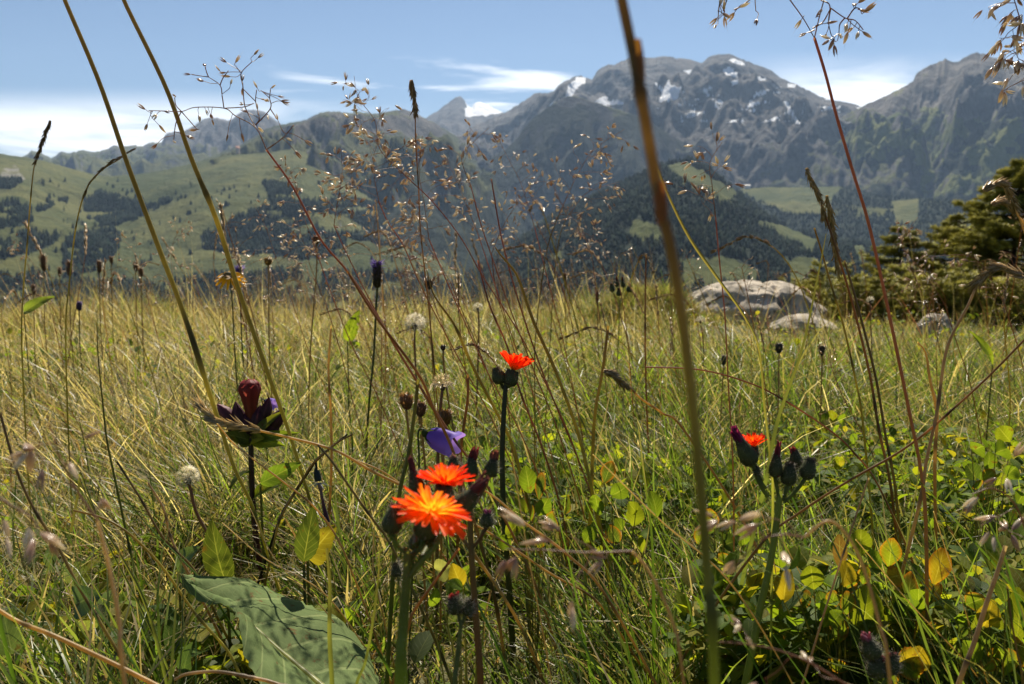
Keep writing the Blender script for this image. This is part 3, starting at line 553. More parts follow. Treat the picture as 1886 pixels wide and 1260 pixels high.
# ------------------------------------------------------------------ grass: what nobody could count
GC = dict(green=(.080, .150, .016), deep=(.030, .058, .012), lime=(.155, .225, .028), straw=(.40, .32, .165), pale=(.60, .52, .34), brown=(.20, .12, .055), red=(.17, .065, .05), olive=(.16, .15, .045))
HEROES = [(945, .62, 55, 640), (460, .66, 95, 690), (820, .52, 55, 780), (1420, .42, 110, 780), (765, .95, 40, 560), (815, .6, 45, 690), (345, .58, 45, 850), (520, .46, 190, 1060), (1570, .44, 150, 985)]
def grass(name, label, n, y0, y1, logf, L, Wd, cols, probs, seed, bend=(.15, .9), lean=(0, .35), xr=None, left_bias=.35, K=6, hcap=True, patch=None, raw=False):
    rng = np.random.default_rng(seed)
    nl = int(n*logf); y = np.concatenate([y0*(y1/y0)**rng.random(nl), np.sqrt(y0*y0+(y1*y1-y0*y0)*rng.random(n-nl))])
    x = rng.uniform(-1, 1, n)*(.68*y+.12) if xr is None else (rng.uniform(xr[0], xr[1], n)-CX)/FPX*y
    x = x+.03*rng.normal(0, 1, n)
    if patch: 
        k = patch(x, y, rng); x = x[k]; y = y[k]; n = len(x)
    z = gz(x, y)-.004
    px = CX+x/y*FPX; keep = np.ones(n, bool)
    for hx, hd, hw, hy in HEROES: keep &= ~((np.abs(px-hx) < hw*(1+.4*rng.random(n))) & (y < hd+.02) & (y > hd-.5))
    cl = fbm(x*5, y*5, 3, 55); ln = rng.uniform(L[0], L[1], n)*(.9+.6*fbm(x*2.2, y*2.2, 3, 56)+.5*cl)*np.where((cl < -.12) & (rng.random(n) < .6), .45, 1)
    if hcap: ln = np.where(keep, ln, np.minimum(ln, rng.uniform(.02, .05, n)))
    if not raw: ln = ln*np.interp(y, [.25, .45, .9], [.45, .75, 1])
    lowr = (0 if raw else 1)*sm(px, 780, 950)*(1-sm(y, .75, 1.15))*rng.random(n); ln = ln*(1-.55*lowr)
    ln = ln*(1-.62*sm(px, 1230, 1300)*sm(y, 2.0, 3.0))
    az = rng.uniform(0, 2*math.pi, n); dx = np.cos(az)-left_bias; dy = np.sin(az); l0 = np.hypot(dx, dy); dx /= l0; dy /= l0
    le = rng.uniform(lean[0], lean[1], n); be = rng.uniform(bend[0], bend[1], n)
    t = np.linspace(0, 1, K)[None]
    ang = (le[:, None]+be[:, None]*t**1.3*1.5)                   # bends over along its length
    sx_ = np.cumsum(np.sin(ang), 1)/K*ln[:, None]; sz_ = np.cumsum(np.cos(ang), 1)/K*ln[:, None]
    sx_ -= sx_[:, :1]; sz_ -= sz_[:, :1]
    wig = .04*ln[:, None]*np.sin(t*rng.uniform(2, 6, (n, 1))+rng.uniform(0, 6, (n, 1)))*t
    C = np.stack([x[:, None]+dx[:, None]*sx_-dy[:, None]*wig, y[:, None]+dy[:, None]*sx_+dx[:, None]*wig, z[:, None]+sz_], -1)
    ra = rng.uniform(0, math.pi, n); side = np.stack([np.cos(ra), np.sin(ra), 0*ra], -1)
    w = rng.uniform(Wd[0], Wd[1], n)[:, None]*np.interp(y, [.25, .5, 1.5, 6], [.55, .7, 1.0, 1.9])[:, None]*np.minimum(1, (1-t)*2.2+.05)*(.6+.4*np.minimum(1, t*5))
    V = np.stack([C-side[:, None]*w[..., None]/2, C+side[:, None]*w[..., None]/2], 2)
    cc = np.array([GC[k] for k in cols]); pr = np.array(probs, float)
    drf = fbm(x*1.1+3, y*1.1, 3, 91)-.55*np.tanh(x/(.35*y)); dry = np.array([k in ('straw', 'pale', 'brown') for k in cols])
    wgt = pr[None]*np.where(dry[None], np.exp(1.5*drf)[:, None], np.exp(-.9*drf)[:, None]); cum = np.cumsum(wgt/wgt.sum(1)[:, None], 1)
    ci = (rng.random(n)[:, None] > cum).sum(1).clip(0, len(cols)-1); col = cc[ci]*rng.uniform(.45, 1.55, (n, 1))
    tipc = np.array(GC['straw'])*.9; f = (t**2.2*.55*rng.random((n, 1)))[..., None]
    col = col[:, None]*(1-f)+tipc*f
    st = K*2; i0 = np.arange(n)[:, None, None]*st; k0 = (np.arange(K-1)*2)[None, :, None]
    q = i0+k0+np.array([0, 1, 3, 2])
    me = np_mesh(name, V, q.reshape(-1, 4), col=np.repeat(col[:, :, None], 2, 2), mats=[M_BLADE])
    return tag(link(bpy.data.objects.new(name, me)), label, "grass", kind='stuff')
grass("meadow_grass", "fine green and straw grass carpeting the whole meadow", 90000, .34, 7.5, .62, (.08, .21), (.0009, .0031), ['green', 'deep', 'lime', 'olive', 'straw', 'pale', 'brown'], [.32, .12, .24, .10, .13, .05, .04], 1)
grass("dry_grass", "tangled dry straw grass drooping all over the left half of the meadow", 54000, .45, 7, .45, (.12, .30), (.0008, .0016), ['straw', 'pale', 'olive', 'brown', 'lime'], [.38, .28, .14, .12, .08], 2, (.5, 1.5), (0, .6))
grass("short_turf", "short dense turf between the taller grass", 60000, .30, 6, .75, (.025, .07), (.0012, .0026), ['green', 'deep', 'lime', 'olive', 'straw'], [.30, .22, .26, .14, .08], 3, (.1, 1.0), (0, .5), hcap=False)
grass("upright_grass", "tall thin upright stems standing along the meadow's edge", 6500, 1.6, 7, .15, (.20, .44), (.0008, .0014), ['straw', 'pale', 'brown', 'olive', 'red'], [.3, .15, .2, .2, .15], 4, (.05, .45), (0, .22))
tuft = lambda x, y, rng: ((x-.68)**2/.07+(y-4.05)**2/.10) < rng.random(len(x))*1.6
grass("tussock_grass", "dense shaggy tussock grass covering the hummock beside the pale boulder", 60000, 3.5, 4.7, 0, (.07, .16), (.0012, .002), ['olive', 'straw', 'lime', 'brown', 'green'], [.3, .25, .2, .15, .1], 5, (.3, 1.2), xr=(1040, 1330), patch=tuft)
grass('foreground_grass', 'fresh green blades crossing the foreground', 7000, .30, .95, .75, (.10, .26), (.0013, .0026), ['green', 'lime', 'deep', 'olive', 'straw'], [.40, .30, .14, .09, .07], 8, (.05, .7), (.1, .75), left_bias=.7, raw=True)
edge = [(np.random.default_rng(400+i).uniform(-3.6, 3.4), np.random.default_rng(500+i).uniform(3.6, 5.9), np.random.default_rng(600+i).uniform(.12, .32)) for i in range(26)]
def clumps(x, y, rng):
    k = np.zeros(len(x), bool)
    for ex, ey, er in edge: k |= ((x-ex)**2+(y-ey)**2*1.5 < er*er*rng.random(len(x))*1.6) & ~((x > .8) & (ex > .8) & (ex < 3))
    return k
grass('tussock_grass', 'taller shaggy clumps of grass along the uneven far edge of the meadow', 150000, 3.2, 6.4, 0, (.15, .36), (.0011, .0019), ['olive', 'straw', 'lime', 'brown', 'green', 'pale'], [.22, .26, .2, .1, .14, .08], 9, (.2, 1.0), patch=clumps)
grass('fallen_stems', 'pale dry stems leaning and crossing all over the meadow', 10500, .50, 6.5, .55, (.16, .34), (.0008, .0013), ['pale', 'straw', 'olive', 'brown', 'red'], [.34, .3, .14, .14, .08], 6, (.1, .7), (.25, 1.0), left_bias=.5)
# low broad leaves: ground cover
def cover(name, label, n, y0, y1, xr, size, cols, seed, hgt=(.004, .05)):
    rng = np.random.default_rng(seed); y = y0*(y1/y0)**rng.random(n); px = rng.uniform(xr[0], xr[1], n); x = (px-CX)/FPX*y
    k = fbm(x*5, y*5, 3, seed) > -.12; x, y = x[k], y[k]; n = len(x)
    c = np.stack([x, y, gz(x, y)+rng.uniform(hgt[0], hgt[1], n)], -1)
    L = rng.uniform(size[0], size[1], n)*np.interp(y, [.4, 1.5, 5], [1, 1.2, 1.6]); Wl = L*rng.uniform(.5, .8, n)
    a = rng.uniform(0, 6.3, n); el = rng.uniform(-.1, 1.35, n); d = np.stack([np.cos(a)*np.cos(el), np.sin(a)*np.cos(el), np.sin(el)], -1)
    s = np.cross(d, [0, 0, 1.]); s /= np.linalg.norm(s, axis=1)[:, None]; nn = np.cross(s, d)
    prof = [(0, .0), (.22, .72), (.5, 1.0), (.78, .78), (1.0, .06)]; V = []
    for u, w in prof:
        mid = c+d*(L*u)[:, None]-nn*(L*.25*u*u)[:, None]
        for sg in (-1, 0, 1): V.append(mid+s*(sg*w*Wl/2)[:, None]+nn*(abs(sg)*.18*w*Wl)[:, None])
    V = np.stack(V, 1); cc = np.array(cols)[rng.integers(0, len(cols), n)]*rng.uniform(.7, 1.3, (n, 1))
    q = np.concatenate([[[3*i+j, 3*i+j+1, 3*i+j+4, 3*i+j+3] for j in range(2)] for i in range(4)])
    uv = np.tile(np.array([[(sg+1)/2, u] for u, w in prof for sg in (-1, 0, 1)]), (n, 1))
    me = np_mesh(name, V, (q[None]+np.arange(n)[:, None, None]*15).reshape(-1, 4), col=np.repeat(cc, 15, 0), mats=[M_LEAF], uv=uv)
    return tag(link(bpy.data.objects.new(name, me)), label, "ground cover", kind='stuff')
LG = [(.13, .20, .018), (.19, .23, .02), (.09, .15, .018), (.22, .21, .025), (.06, .11, .018)]
cover("low_foliage", "low bright green leaves covering the ground in the lower right", 10500, .40, 1.1, (820, 1950), (.009, .017), LG, 11, (.005, .075))
cover("low_foliage", "sparse low leaves under the grass on the left", 1600, .45, 1.6, (-60, 900), (.010, .026), LG+[(.1, .13, .06)], 12, (.003, .03))
cover("low_foliage", "bright clumps of small leaves far out along the meadow's edge", 6500, 1.5, 6.2, (-100, 1950), (.010, .019), LG, 13, (.01, .10))
# ------------------------------------------------------------------ plant builders
def ground_end(p, dx=0.0): return Vector((p[0]+dx, p[1], G(p[0]+dx, p[1])-.006))
def rooted(pts):                                     # carry a stalk on from its last point into the ground
    p = Vector(pts[-1]); q = Vector(pts[-2]); g = ground_end(p)
    if p.z-g.z < .012: pts = list(pts[:-1])+[ground_end(p)]; return pts
    d = (p-q).normalized(); k = min((p.z-g.z)*.5, .12); m = p+Vector((d.x*k*.8, 0, -k)); return list(pts)+[m, ground_end(m, d.x*.03)]
def px_line(pts, d): return [P(a[0], a[1], a[2] if len(a) > 2 else d) for a in pts]
RNG = np.random.default_rng(99)

# hawkweed -----------------------------------------------------------
def petal_mesh(kind, k, red=0.0):
    rng = np.random.default_rng({'outer': 3, 'mid': 5, 'inner': 7}[kind]*31+k); nl, nw = 9, 6
    w = {'outer': .21, 'mid': .19, 'inner': .12}[kind]*rng.uniform(.85, 1.15); V = []; C = []; curl = rng.uniform(-.12, .22); tw = rng.normal(0, .25)
    for i in range(nl):
        u = i/(nl-1); ww = w*(.30+.70*min(1, u*1.9))*(1-.12*max(0, u-.8)/.2)
        for j in range(nw):
            v = j/(nw-1)*2-1; tooth = (.13*(j % 2)*(.6+.4*math.sin(j*3+k)) if i == nl-1 else 0)-.03*v*v*(i == nl-1)
            x = u+tooth; y = v*ww*.5; z = -curl*u*u+.10*ww*v*v*3+.02*math.sin(u*5+k)
            V.append((x, y*math.cos(tw*u), z+y*math.sin(tw*u)))
            y0 = np.array([1.0, .56, .03]); o0 = np.array([.92, .17, .008]); r0 = np.array([.78, .040, .008])
            f = u+{'outer': -.12, 'mid': -.55, 'inner': -.80}[kind]+red; c = y0*(1-sm(f, .05, .55))+o0*sm(f, .05, .55); s = float(sm(f, .6, 1.1)); C.append(c*(1-s)+r0*s)
    return MB().add(V, gridq(nl, nw), col=C).mesh("petal", M_PETAL)
PETALS = {(k, rd): [petal_mesh(k, i, rd) for i in range(4)] for k in ('outer', 'mid', 'inner') for rd in (.06, .42)}
def hairs_on(mb, base, ax, prof, n, L, r, col, rng, up=.35):
    x, a, b = basis(ax); h = rng.uniform(prof[0][0], prof[-1][0], n); rr = np.interp(h, [p[0] for p in prof], [p[1] for p in prof]); an = rng.uniform(0, 6.283, n)
    rad = np.cos(an)[:, None]*a+np.sin(an)[:, None]*b
    spikes(mb, np.array(tuple(base))+x*h[:, None]+rad*rr[:, None]*.95, rad+x*up+rng.normal(0, .3, (n, 3)), rng.uniform(.5, 1.2, n)*L, r, col)
BLK, GRN_DK = (.030, .030, .014), (.075, .095, .028)
def involucre(mb, base, ax, prof, rng, n=150, L=.0022):
    col = [np.array(GRN_DK)*(1-i/len(prof))+np.array(BLK)*(i/len(prof)) for i in range(len(prof))]
    lathe(mb, base, ax, prof, col, 14, .05, int(rng.integers(999)))
    x, a, b = basis(ax)                                # bracts pressed to the cup
    for k in range(18):
        an = k*2*math.pi/18+rng.normal(0, .05); rad = np.cos(an)*a+np.sin(an)*b
        hs = np.linspace(prof[1][0], prof[-1][0]*1.06, 5); rr = np.interp(hs, [p[0] for p in prof], [p[1] for p in prof])
        blade(mb, np.array(tuple(base))+x*hs[:, None]+rad*(rr*1.04)[:, None], prof[2][1]*.38, [BLK, GRN_DK, (.05, .03, .02)], 6, side=np.cross(x, rad))
    hairs_on(mb, base, ax, prof, n, L, .00005, (.030, .028, .02), rng); hairs_on(mb, base, ax, prof, n//2, L*1.2, .00004, (.55, .5, .4), rng)
def hawk_open(root, c, ax, R, seed, closed=0.0, full=1.0, red=.42):
    rng = np.random.default_rng(seed); x, a, b = basis(ax); h = R*.85; base = Vector(c)-Vector(x)*h
    prof = [(0, .06*R), (.12*h, .27*R), (.35*h, .36*R), (.6*h, .35*R), (.85*h, .30*R), (h, .28*R)]
    mb = MB(); involucre(mb, base, x, prof, rng); head = mb.build("flower_head", M_DARK, root); org = wl(head)
    for kind, n, el, L in (('outer', 21, 2, 1.0), ('outer', 16, 14, .94), ('mid', 17, 34, .78), ('inner', 15, 50, .58), ('inner', 13, 70, .42)):
        for k in range(int(n*full)):
            an = (k+rng.uniform(-.35, .35))*2*math.pi/int(n*full); e = math.radians(el+closed*(62-el*.5)+rng.normal(0, 7))
            rad = Vector(np.cos(an)*a+np.sin(an)*b); X = rad*math.cos(e)+Vector(x)*math.sin(e); Yv = Vector(x).cross(X).normalized(); Zv = X.cross(Yv)
            o = bpy.data.objects.new("petal", PETALS[(kind, red)][int(rng.integers(4))]); link(o, head)
            s = R*L*rng.uniform(.88, 1.1); pos = Vector(c)+rad*R*.10*(1-el/90)-org
            o.matrix_local = Matrix.Translation(pos) @ Matrix((X, Yv, Zv)).transposed().to_4x4() @ Matrix.Rotation(rng.normal(0, .2), 4, 'X') @ Matrix.Scale(s, 4)
    return base
def hawk_bud(root, c, ax, L, w, seed, tip=(.20, .05, .06), tipL=.5, hair=1.0):
    rng = np.random.default_rng(seed); x, a, b = basis(ax); base = Vector(c)-Vector(x)*L*.5; bl = L*(1-tipL*.62); w = w/2
    prof = [(0, .25*w), (.10*bl, .75*w), (.3*bl, w), (.55*bl, .88*w), (.8*bl, .62*w), (bl, .42*w)]
    mb = MB(); involucre(mb, base, x, prof, rng, int(170*hair), .0022); bud = mb.build("bud", M_DARK, root)
    if tipL > 0:
        mb = MB()
        for k in range(9):
            an = rng.uniform(0, 6.3); r0 = (np.cos(an)*a+np.sin(an)*b)*w*.32; p0 = np.array(tuple(base))+x*bl*.82+r0
            p1 = np.array(tuple(base))+x*L*rng.uniform(.86, 1.02)+r0*rng.uniform(.1, 1.1)+(a*rng.normal()+b*rng.normal())*w*.22
            tube(mb, [p0, (p0+p1)/2+(a*rng.normal()+b*rng.normal())*w*.12, p1], [w*.20, w*.22, w*.10], np.array(tip)*rng.uniform(.6, 1.5), 5, 7)
        mb.build("withered_tip", M_PETAL, bud)
    return base
def hawkweed(label, stem, d, r, heads, branches=(), seed=1, leaves=0, stemcol=((.16, .18, .045), (.17, .24, .045), (.13, .20, .04))):
    pts = px_line(stem, d); pts = rooted(pts); root = thing("hawkweed", pts[-1], label, "wildflower", "orange hawkweeds")
    rng = np.random.default_rng(seed); mb = MB(); rc = np.array(stemcol)
    p = tube(mb, pts, [r*.8, r, r*1.15], rc, 8, 26)
    def stem_hair(p, r, n):
        i = rng.integers(0, len(p)-1, n); f = rng.random((n, 1)); q = p[i]*(1-f)+p[i+1]*f; dd = rng.normal(0, 1, (n, 3)); dd[:, 2] *= .3
        k = n//3; spikes(mb, q[k:]+dd[k:]/np.linalg.norm(dd[k:], axis=1)[:, None]*r*.9, dd[k:], rng.uniform(.001, .0026, n-k), .00005, (.5, .48, .36)); spikes(mb, q[:k], dd[:k], r*1.6, .00005, (.03, .03, .02))
    stem_hair(p, r, 220)
    for br in branches:
        b = px_line(br, d); q = tube(mb, b, [r*.75, r*.6, r*.5], rc, 7, 14); stem_hair(q, r*.6, 70)
    mb.build("stem", M_STEM, root)
    for i, h in enumerate(heads):
        dd = h.get('d', d); c = P(h['x'], h['y'], dd); ax = dirn(h.get('a', 0), h.get('t', 0))
        if h['k'] == 'open': base = hawk_open(root, c, ax, S(h['R'], dd), seed*10+i, h.get('closed', 0), h.get('full', 1), h.get('red', .42))
        else: base = hawk_bud(root, c, ax, S(h['L'], dd), S(h['w'], dd), seed*10+i, h.get('tip', (.16, .05, .05)), h.get('tl', .5), h.get('hair', 1))
        if 'to' in h:
            m2 = MB(); e = P(h['to'][0], h['to'][1], d); q = tube(m2, [e, e.lerp(base, .5)+Vector((0, 0, -.001)), base+Vector(ax)*.0005], [r*.6, r*.5, r*.6], rc*.8, 7, 10)
            mb3 = m2; k = 40; ii = rng.integers(0, 9, k); dv = rng.normal(0, 1, (k, 3)); spikes(mb3, q[ii], dv, .0018, .00005, (.3, .28, .2)); m2.build("flower_stalk", M_STEM, root)
    return root
hawkweed("large orange hawkweed with two open flowers at the front of the meadow", [(752, 1018), (748, 1080), (742, 1160), (736, 1262)], .25, S(10, .25),
    [dict(k='open', x=794, y=944, R=66, a=17, t=.25, red=.06, to=(757, 1024)), dict(k='open', x=818, y=893, R=52, a=3, t=.08, d=.275, closed=.42, full=.9, to=(775, 1030)),
     dict(k='bud', x=868, y=912, L=98, w=42, a=42, tip=(.13, .05, .045), tl=.62, d=.262, to=(790, 1005)), dict(k='bud', x=763, y=878, L=78, w=30, a=-14, tip=(.14, .045, .045), tl=.6, d=.275, to=(765, 1005)),
     dict(k='bud', x=724, y=956, L=58, w=38, a=12, tl=.1, to=(748, 1016)), dict(k='bud', x=772, y=992, L=52, w=34, a=15, tl=.1, d=.262, to=(754, 1030))],
    [[(752, 1062), (775, 1035), (800, 1008), (812, 985)]], 1)
hawkweed("second hawkweed just behind the large orange one carrying only closed dark buds", [(868, 905), (866, 960), (872, 1080), (880, 1180), (886, 1265)], .33, S(9, .33)*.7,
    [dict(k='bud', x=836, y=855, L=40, w=28, a=-5, tip=(.22, .12, .10), tl=.3, to=(866, 925)), dict(k='bud', x=869, y=852, L=62, w=30, a=10, tip=(.20, .045, .045), tl=.6, to=(868, 905)),
     dict(k='bud', x=907, y=853, L=54, w=27, a=14, tip=(.20, .08, .06), tl=.55, to=(870, 935)), dict(k='bud', x=897, y=954, L=34, w=26, a=0, tip=(.2, .05, .12), tl=.25, to=(868, 1010))], [], 2, stemcol=((.13, .12, .05), (.16, .11, .05), (.16, .09, .05)))
hawkweed("single orange hawkweed with an upturned flower and one bud standing above the grass", [(932, 704), (928, 760), (925, 850), (928, 950), (932, 1000)], .55, S(10, .55)*.55,
    [dict(k='open', x=945, y=682, R=38, a=16, t=-.05, closed=.78, full=.9, to=(931, 708)), dict(k='bud', x=918, y=692, L=32, w=27, a=-20, tl=.0, to=(929, 715))], [], 3, stemcol=((.05, .06, .03), (.06, .075, .03), (.08, .10, .03)))
hawkweed("hawkweed with one half open orange flower among grey hairy buds on the right", [(1437, 905), (1432, 950), (1418, 1040), (1398, 1130), (1385, 1200)], .40, S(11, .40)*.6,
    [dict(k='open', x=1388, y=822, R=28, a=4, t=.1, closed=.72, full=.6, d=.405, to=(1405, 885)), dict(k='bud', x=1368, y=822, L=82, w=34, a=-28, tip=(.26, .03, .12), tl=.5, to=(1410, 900)),
     dict(k='bud', x=1430, y=846, L=70, w=25, a=4, tip=(.17, .035, .05), tl=.6, to=(1436, 915)), dict(k='bud', x=1453, y=872, L=46, w=29, a=6, tip=(.05, .04, .03), tl=.1, hair=1.6, to=(1440, 920)),
     dict(k='bud', x=1489, y=862, L=44, w=30, a=16, tip=(.05, .04, .03), tl=.1, hair=1.6, to=(1443, 925)), dict(k='bud', x=1465, y=842, L=42, w=25, a=-10, tip=(.28, .06, .06), tl=.3, hair=1.4, d=.412, to=(1442, 915)),
     dict(k='bud', x=1394, y=868, L=18, w=13, a=10, tl=0, to=(1415, 915))], [], 4, stemcol=((.17, .22, .05), (.16, .21, .05), (.15, .20, .05)))
hawkweed("young hawkweed with a hairy nodding bud cluster under the large orange flower", [(850, 1140), (846, 1180), (840, 1230), (836, 1275)], .30, S(8, .30)*.6,
    [dict(k='bud', x=838, y=1112, L=40, w=32, a=-15, tip=(.30, .04, .03), tl=.22, hair=2, to=(850, 1145)), dict(k='bud', x=862, y=1120, L=30, w=24, a=25, tl=0, hair=2, to=(850, 1148))], [], 5, stemcol=((.12, .16, .07),)*3)
hawkweed("cluster of grey hairy hawkweed buds low at the bottom right edge", [(1612, 1265), (1612, 1290), (1610, 1330)], .30, S(9, .30)*.6,
    [dict(k='bud', x=1602, y=1190, L=56, w=32, a=-22, tip=(.26, .10, .14), tl=.35, hair=1.6, to=(1612, 1270)), dict(k='bud', x=1616, y=1228, L=42, w=34, a=5, tl=.05, hair=1.8, to=(1612, 1272)), dict(k='bud', x=1642, y=1222, L=42, w=30, a=16, tl=.05, hair=1.8, to=(1613, 1275))], [], 6)
hawkweed("small dark hawkweed bud on a pale stalk left of the large hawkweed's stem", [(733, 1064), (737, 1100), (745, 1180), (748, 1240)], .31, S(5, .31)*.5, [dict(k='bud', x=730, y=1050, L=26, w=19, a=-8, tl=0, hair=1, to=(733, 1068))], [], 7)
hawkweed("distant hawkweed with five dark buds in front of the shaggy hummock", [(1142, 555), (1140, 600), (1136, 700), (1134, 760)], 1.25, .0009,
    [dict(k='bud', x=1127, y=530, L=17, w=10, a=-8, tl=.1, hair=.5, to=(1142, 556)), dict(k='bud', x=1136, y=519, L=20, w=8, a=-2, tip=(.12, .04, .03), hair=.5, to=(1142, 555)), dict(k='bud', x=1147, y=520, L=20, w=8, a=-10, tip=(.12, .04, .03), hair=.5, to=(1142, 555)), dict(k='bud', x=1159, y=531, L=15, w=10, a=14, tl=.1, hair=.5, to=(1142, 557)), dict(k='bud', x=1140, y=538, L=15, w=10, a=0, tl=.1, hair=.5, to=(1142, 556))], [], 8)

# leaves laid by hand ------------------------------------------------
def leaf_obj(root, base, tip, w, col, face=None, bend=.12, fold=.15, shape='obovate', seed=0, edge=None, mat=None, name="leaf", ser=.03, bumps=0.0):
    rng = np.random.default_rng(seed); b = np.array(tuple(base)); e = np.array(tuple(tip)); ax = e-b; L = np.linalg.norm(ax); ax /= L
    face = np.array(tuple(face if face is not None else (-FWD+Vector((0, 0, .25))+Vector(rng.normal(0, .55, 3))))); s = np.cross(face, ax); s /= np.linalg.norm(s); n = np.cross(ax, s)
    nu, nv = 18, 9; V = []; C = []; U = []; c0 = np.array(col); ed = np.array(edge if edge is not None else c0*.9); ph = rng.random()*6
    for i in range(nu):
        u = i/(nu-1)
        wf = {'obovate': math.sin(math.pi*min(1, u**1.25*.93+.03))**.75, 'lance': math.sin(math.pi*min(1, u**.8*.97+.015))**.9, 'ovate': math.sin(math.pi*min(1, u**.62*.97+.015))**.8}[shape]
        for j in range(nv):
            v = j/(nv-1)*2-1; wv = wf*(1+ser*math.sin(u*46+ph)*(abs(v) > .9))
            p = b+ax*L*u+s*(v*wv*w/2)+n*(abs(v)*wv*w*fold-bend*L*4*u*(u-1)*.5-bend*L*u*u*.8+.03*w*math.sin(u*7+v*3+ph)+bumps*w*math.sin(u*24+ph)*abs(v)*.5)
            V.append(p); U.append(((v+1)/2, u)); k = max(abs(v)**5, u**9)*.8; C.append((c0*(1-k)+ed*k)*(1+.15*math.sin(u*5+v*4+ph)))
    return MB().add(V, gridq(nu, nv), col=C, uv=U).build(name, mat or M_LEAF, root)
YG, OG, LM, DK, BR = (.15, .19, .018), (.24, .19, .02), (.105, .165, .02), (.05, .085, .022), (.13, .08, .04)
def leafy(label, foot, d, leaves, seed, group="low leafy plants with rounded leaves"):
    f = P(foot[0], foot[1], d); f = ground_end(f); root = thing("leafy_plant", f, label, "plant", group); rng = np.random.default_rng(seed)
    mb = MB(); out = []
    more = []
    for x, y, w, h, a, c in leaves:
        for q in range(int(rng.integers(1, 4)) if d < .5 else 1):
            u = rng.uniform(.15, .75); more.append((x+(foot[0]-x)*u+rng.normal(0, 18), y+h*.4+(foot[1]-y)*u*.8, w*rng.uniform(.5, .85), h*rng.uniform(.5, .8), rng.uniform(-75, 75), (DK, LM, LM, YG)[int(rng.integers(4))]))
    for k, (x, y, w, h, a, c) in enumerate(list(leaves)+more):
        dd = d+rng.uniform(-.015, .02); r = math.radians(a); ux, uy = math.sin(r), -math.cos(r)
        b = P(x-ux*h/2, y-uy*h/2, dd+.004); t_ = P(x+ux*h/2, y+uy*h/2, dd-.004*(rng.random() > .5)); out.append((b, t_, S(w, dd), c))
        tube(mb, [b, b.lerp(f, .45)+Vector((rng.normal(0, .002), 0, .004)), f], [.0003, .0004, .0006], (.20, .21, .06), 5, 9)
    mb.build("stem", M_STEM, root)
    for k, (b, t_, w, c) in enumerate(out):
        leaf_obj(root, b, t_, w, c, None, rng.uniform(.02, .2), rng.uniform(.03, .2), 'obovate', seed*31+k, edge=(.34, .10, .02) if rng.random() < .35 else None)
leafy("yellow-green leafy plant with large toothed leaves at the bottom right", (1640, 1280), .41, [(1593, 1127, 62, 92, 4, YG), (1693, 1166, 66, 84, 18, YG), (1682, 1216, 58, 55, 40, OG), (1577, 1178, 30, 60, -25, DK), (1640, 1218, 34, 40, -60, LM), (1545, 1226, 26, 40, -70, LM)], 1)
leafy("leafy plant with orange-edged round leaves in the right foreground", (1560, 1190), .43, [(1585, 1000, 40, 48, 2, YG), (1557, 1057, 42, 46, 12, OG), (1496, 1064, 42, 42, -8, YG), (1448, 1080, 42, 56, 10, OG), (1560, 1112, 34, 40, 8, LM), (1547, 1018, 26, 66, -3, BR), (1463, 1027, 34, 46, 25, LM), (1600, 1058, 24, 44, 62, LM), (1515, 1110, 30, 42, -20, DK)], 2)
leafy("leafy plant with bright yellow and dark upright leaves right of the orange-edged one", (1690, 1200), .44, [(1647, 1062, 40, 30, 78, OG), (1653, 1114, 34, 52, -18, YG), (1729, 1044, 40, 66, 16, OG), (1680, 1094, 46, 70, -14, DK), (1640, 1018, 38, 50, 6, YG), (1714, 1100, 24, 60, 40, DK), (1610, 1032, 30, 40, -30, LM)], 3)
leafy("leafy plant cut by the right edge with one tall glowing leaf", (1840, 1240), .40, [(1874, 1137, 44, 100, 5, YG), (1797, 1107, 44, 36, 70, LM), (1750, 1128, 32, 30, 60, YG), (1820, 1132, 40, 46, 20, OG), (1845, 1090, 26, 40, -20, DK), (1790, 1200, 40, 44, -40, LM), (1855, 1220, 40, 46, 10, LM)], 4)
leafy("leafy plant with small bright leaves in the middle of the foreground", (985, 1010), .52, [(972, 885, 34, 46, -8, LM), (995, 895, 20, 48, 6, DK), (1000, 935, 30, 34, 30, LM), (960, 930, 22, 34, -30, YG), (945, 975, 30, 40, 40, YG), (1020, 960, 30, 34, -10, LM), (1045, 930, 26, 36, 20, LM), (930, 1000, 28, 30, -40, LM)], 5)
leafy("round yellowish two-leaved seedling behind the large hawkweed's stem", (850, 1150), .36, [(842, 1062, 34, 38, -20, OG), (862, 1050, 26, 36, 28, LM), (815, 1048, 44, 26, 80, (.20, .22, .14))], 6)
leafy("leafy plant with glossy green leaves left of the blurred green stalk", (1150, 1060), .55, [(1120, 870, 28, 40, 20, DK), (1140, 905, 34, 32, 60, LM), (1100, 930, 30, 38, -15, LM), (1170, 950, 34, 38, 10, YG), (1205, 930, 30, 46, -10, LM), (1190, 985, 34, 30, 70, LM), (1130, 985, 30, 36, -30, DK), (1085, 985, 28, 34, 25, LM)], 7)
leafy("leafy plant with yellow-tinged leaves right of the blurred green stalk", (1330, 1060), .55, [(1330, 925, 26, 40, 10, YG), (1355, 945, 30, 34, 40, LM), (1310, 955, 30, 36, -20, LM), (1370, 985, 28, 36, -5, LM), (1345, 1000, 34, 28, 70, DK), (1290, 985, 26, 34, 15, YG)], 8)
leafy("leafy plant with broad bright leaves at the far right of the foreground", (1830, 930), .62, [(1850, 800, 34, 34, -40, YG), (1845, 830, 40, 26, 70, LM), (1820, 850, 30, 34, 10, LM), (1790, 870, 34, 30, -30, DK), (1860, 870, 34, 30, 50, LM), (1800, 825, 40, 22, 80, LM)], 9)
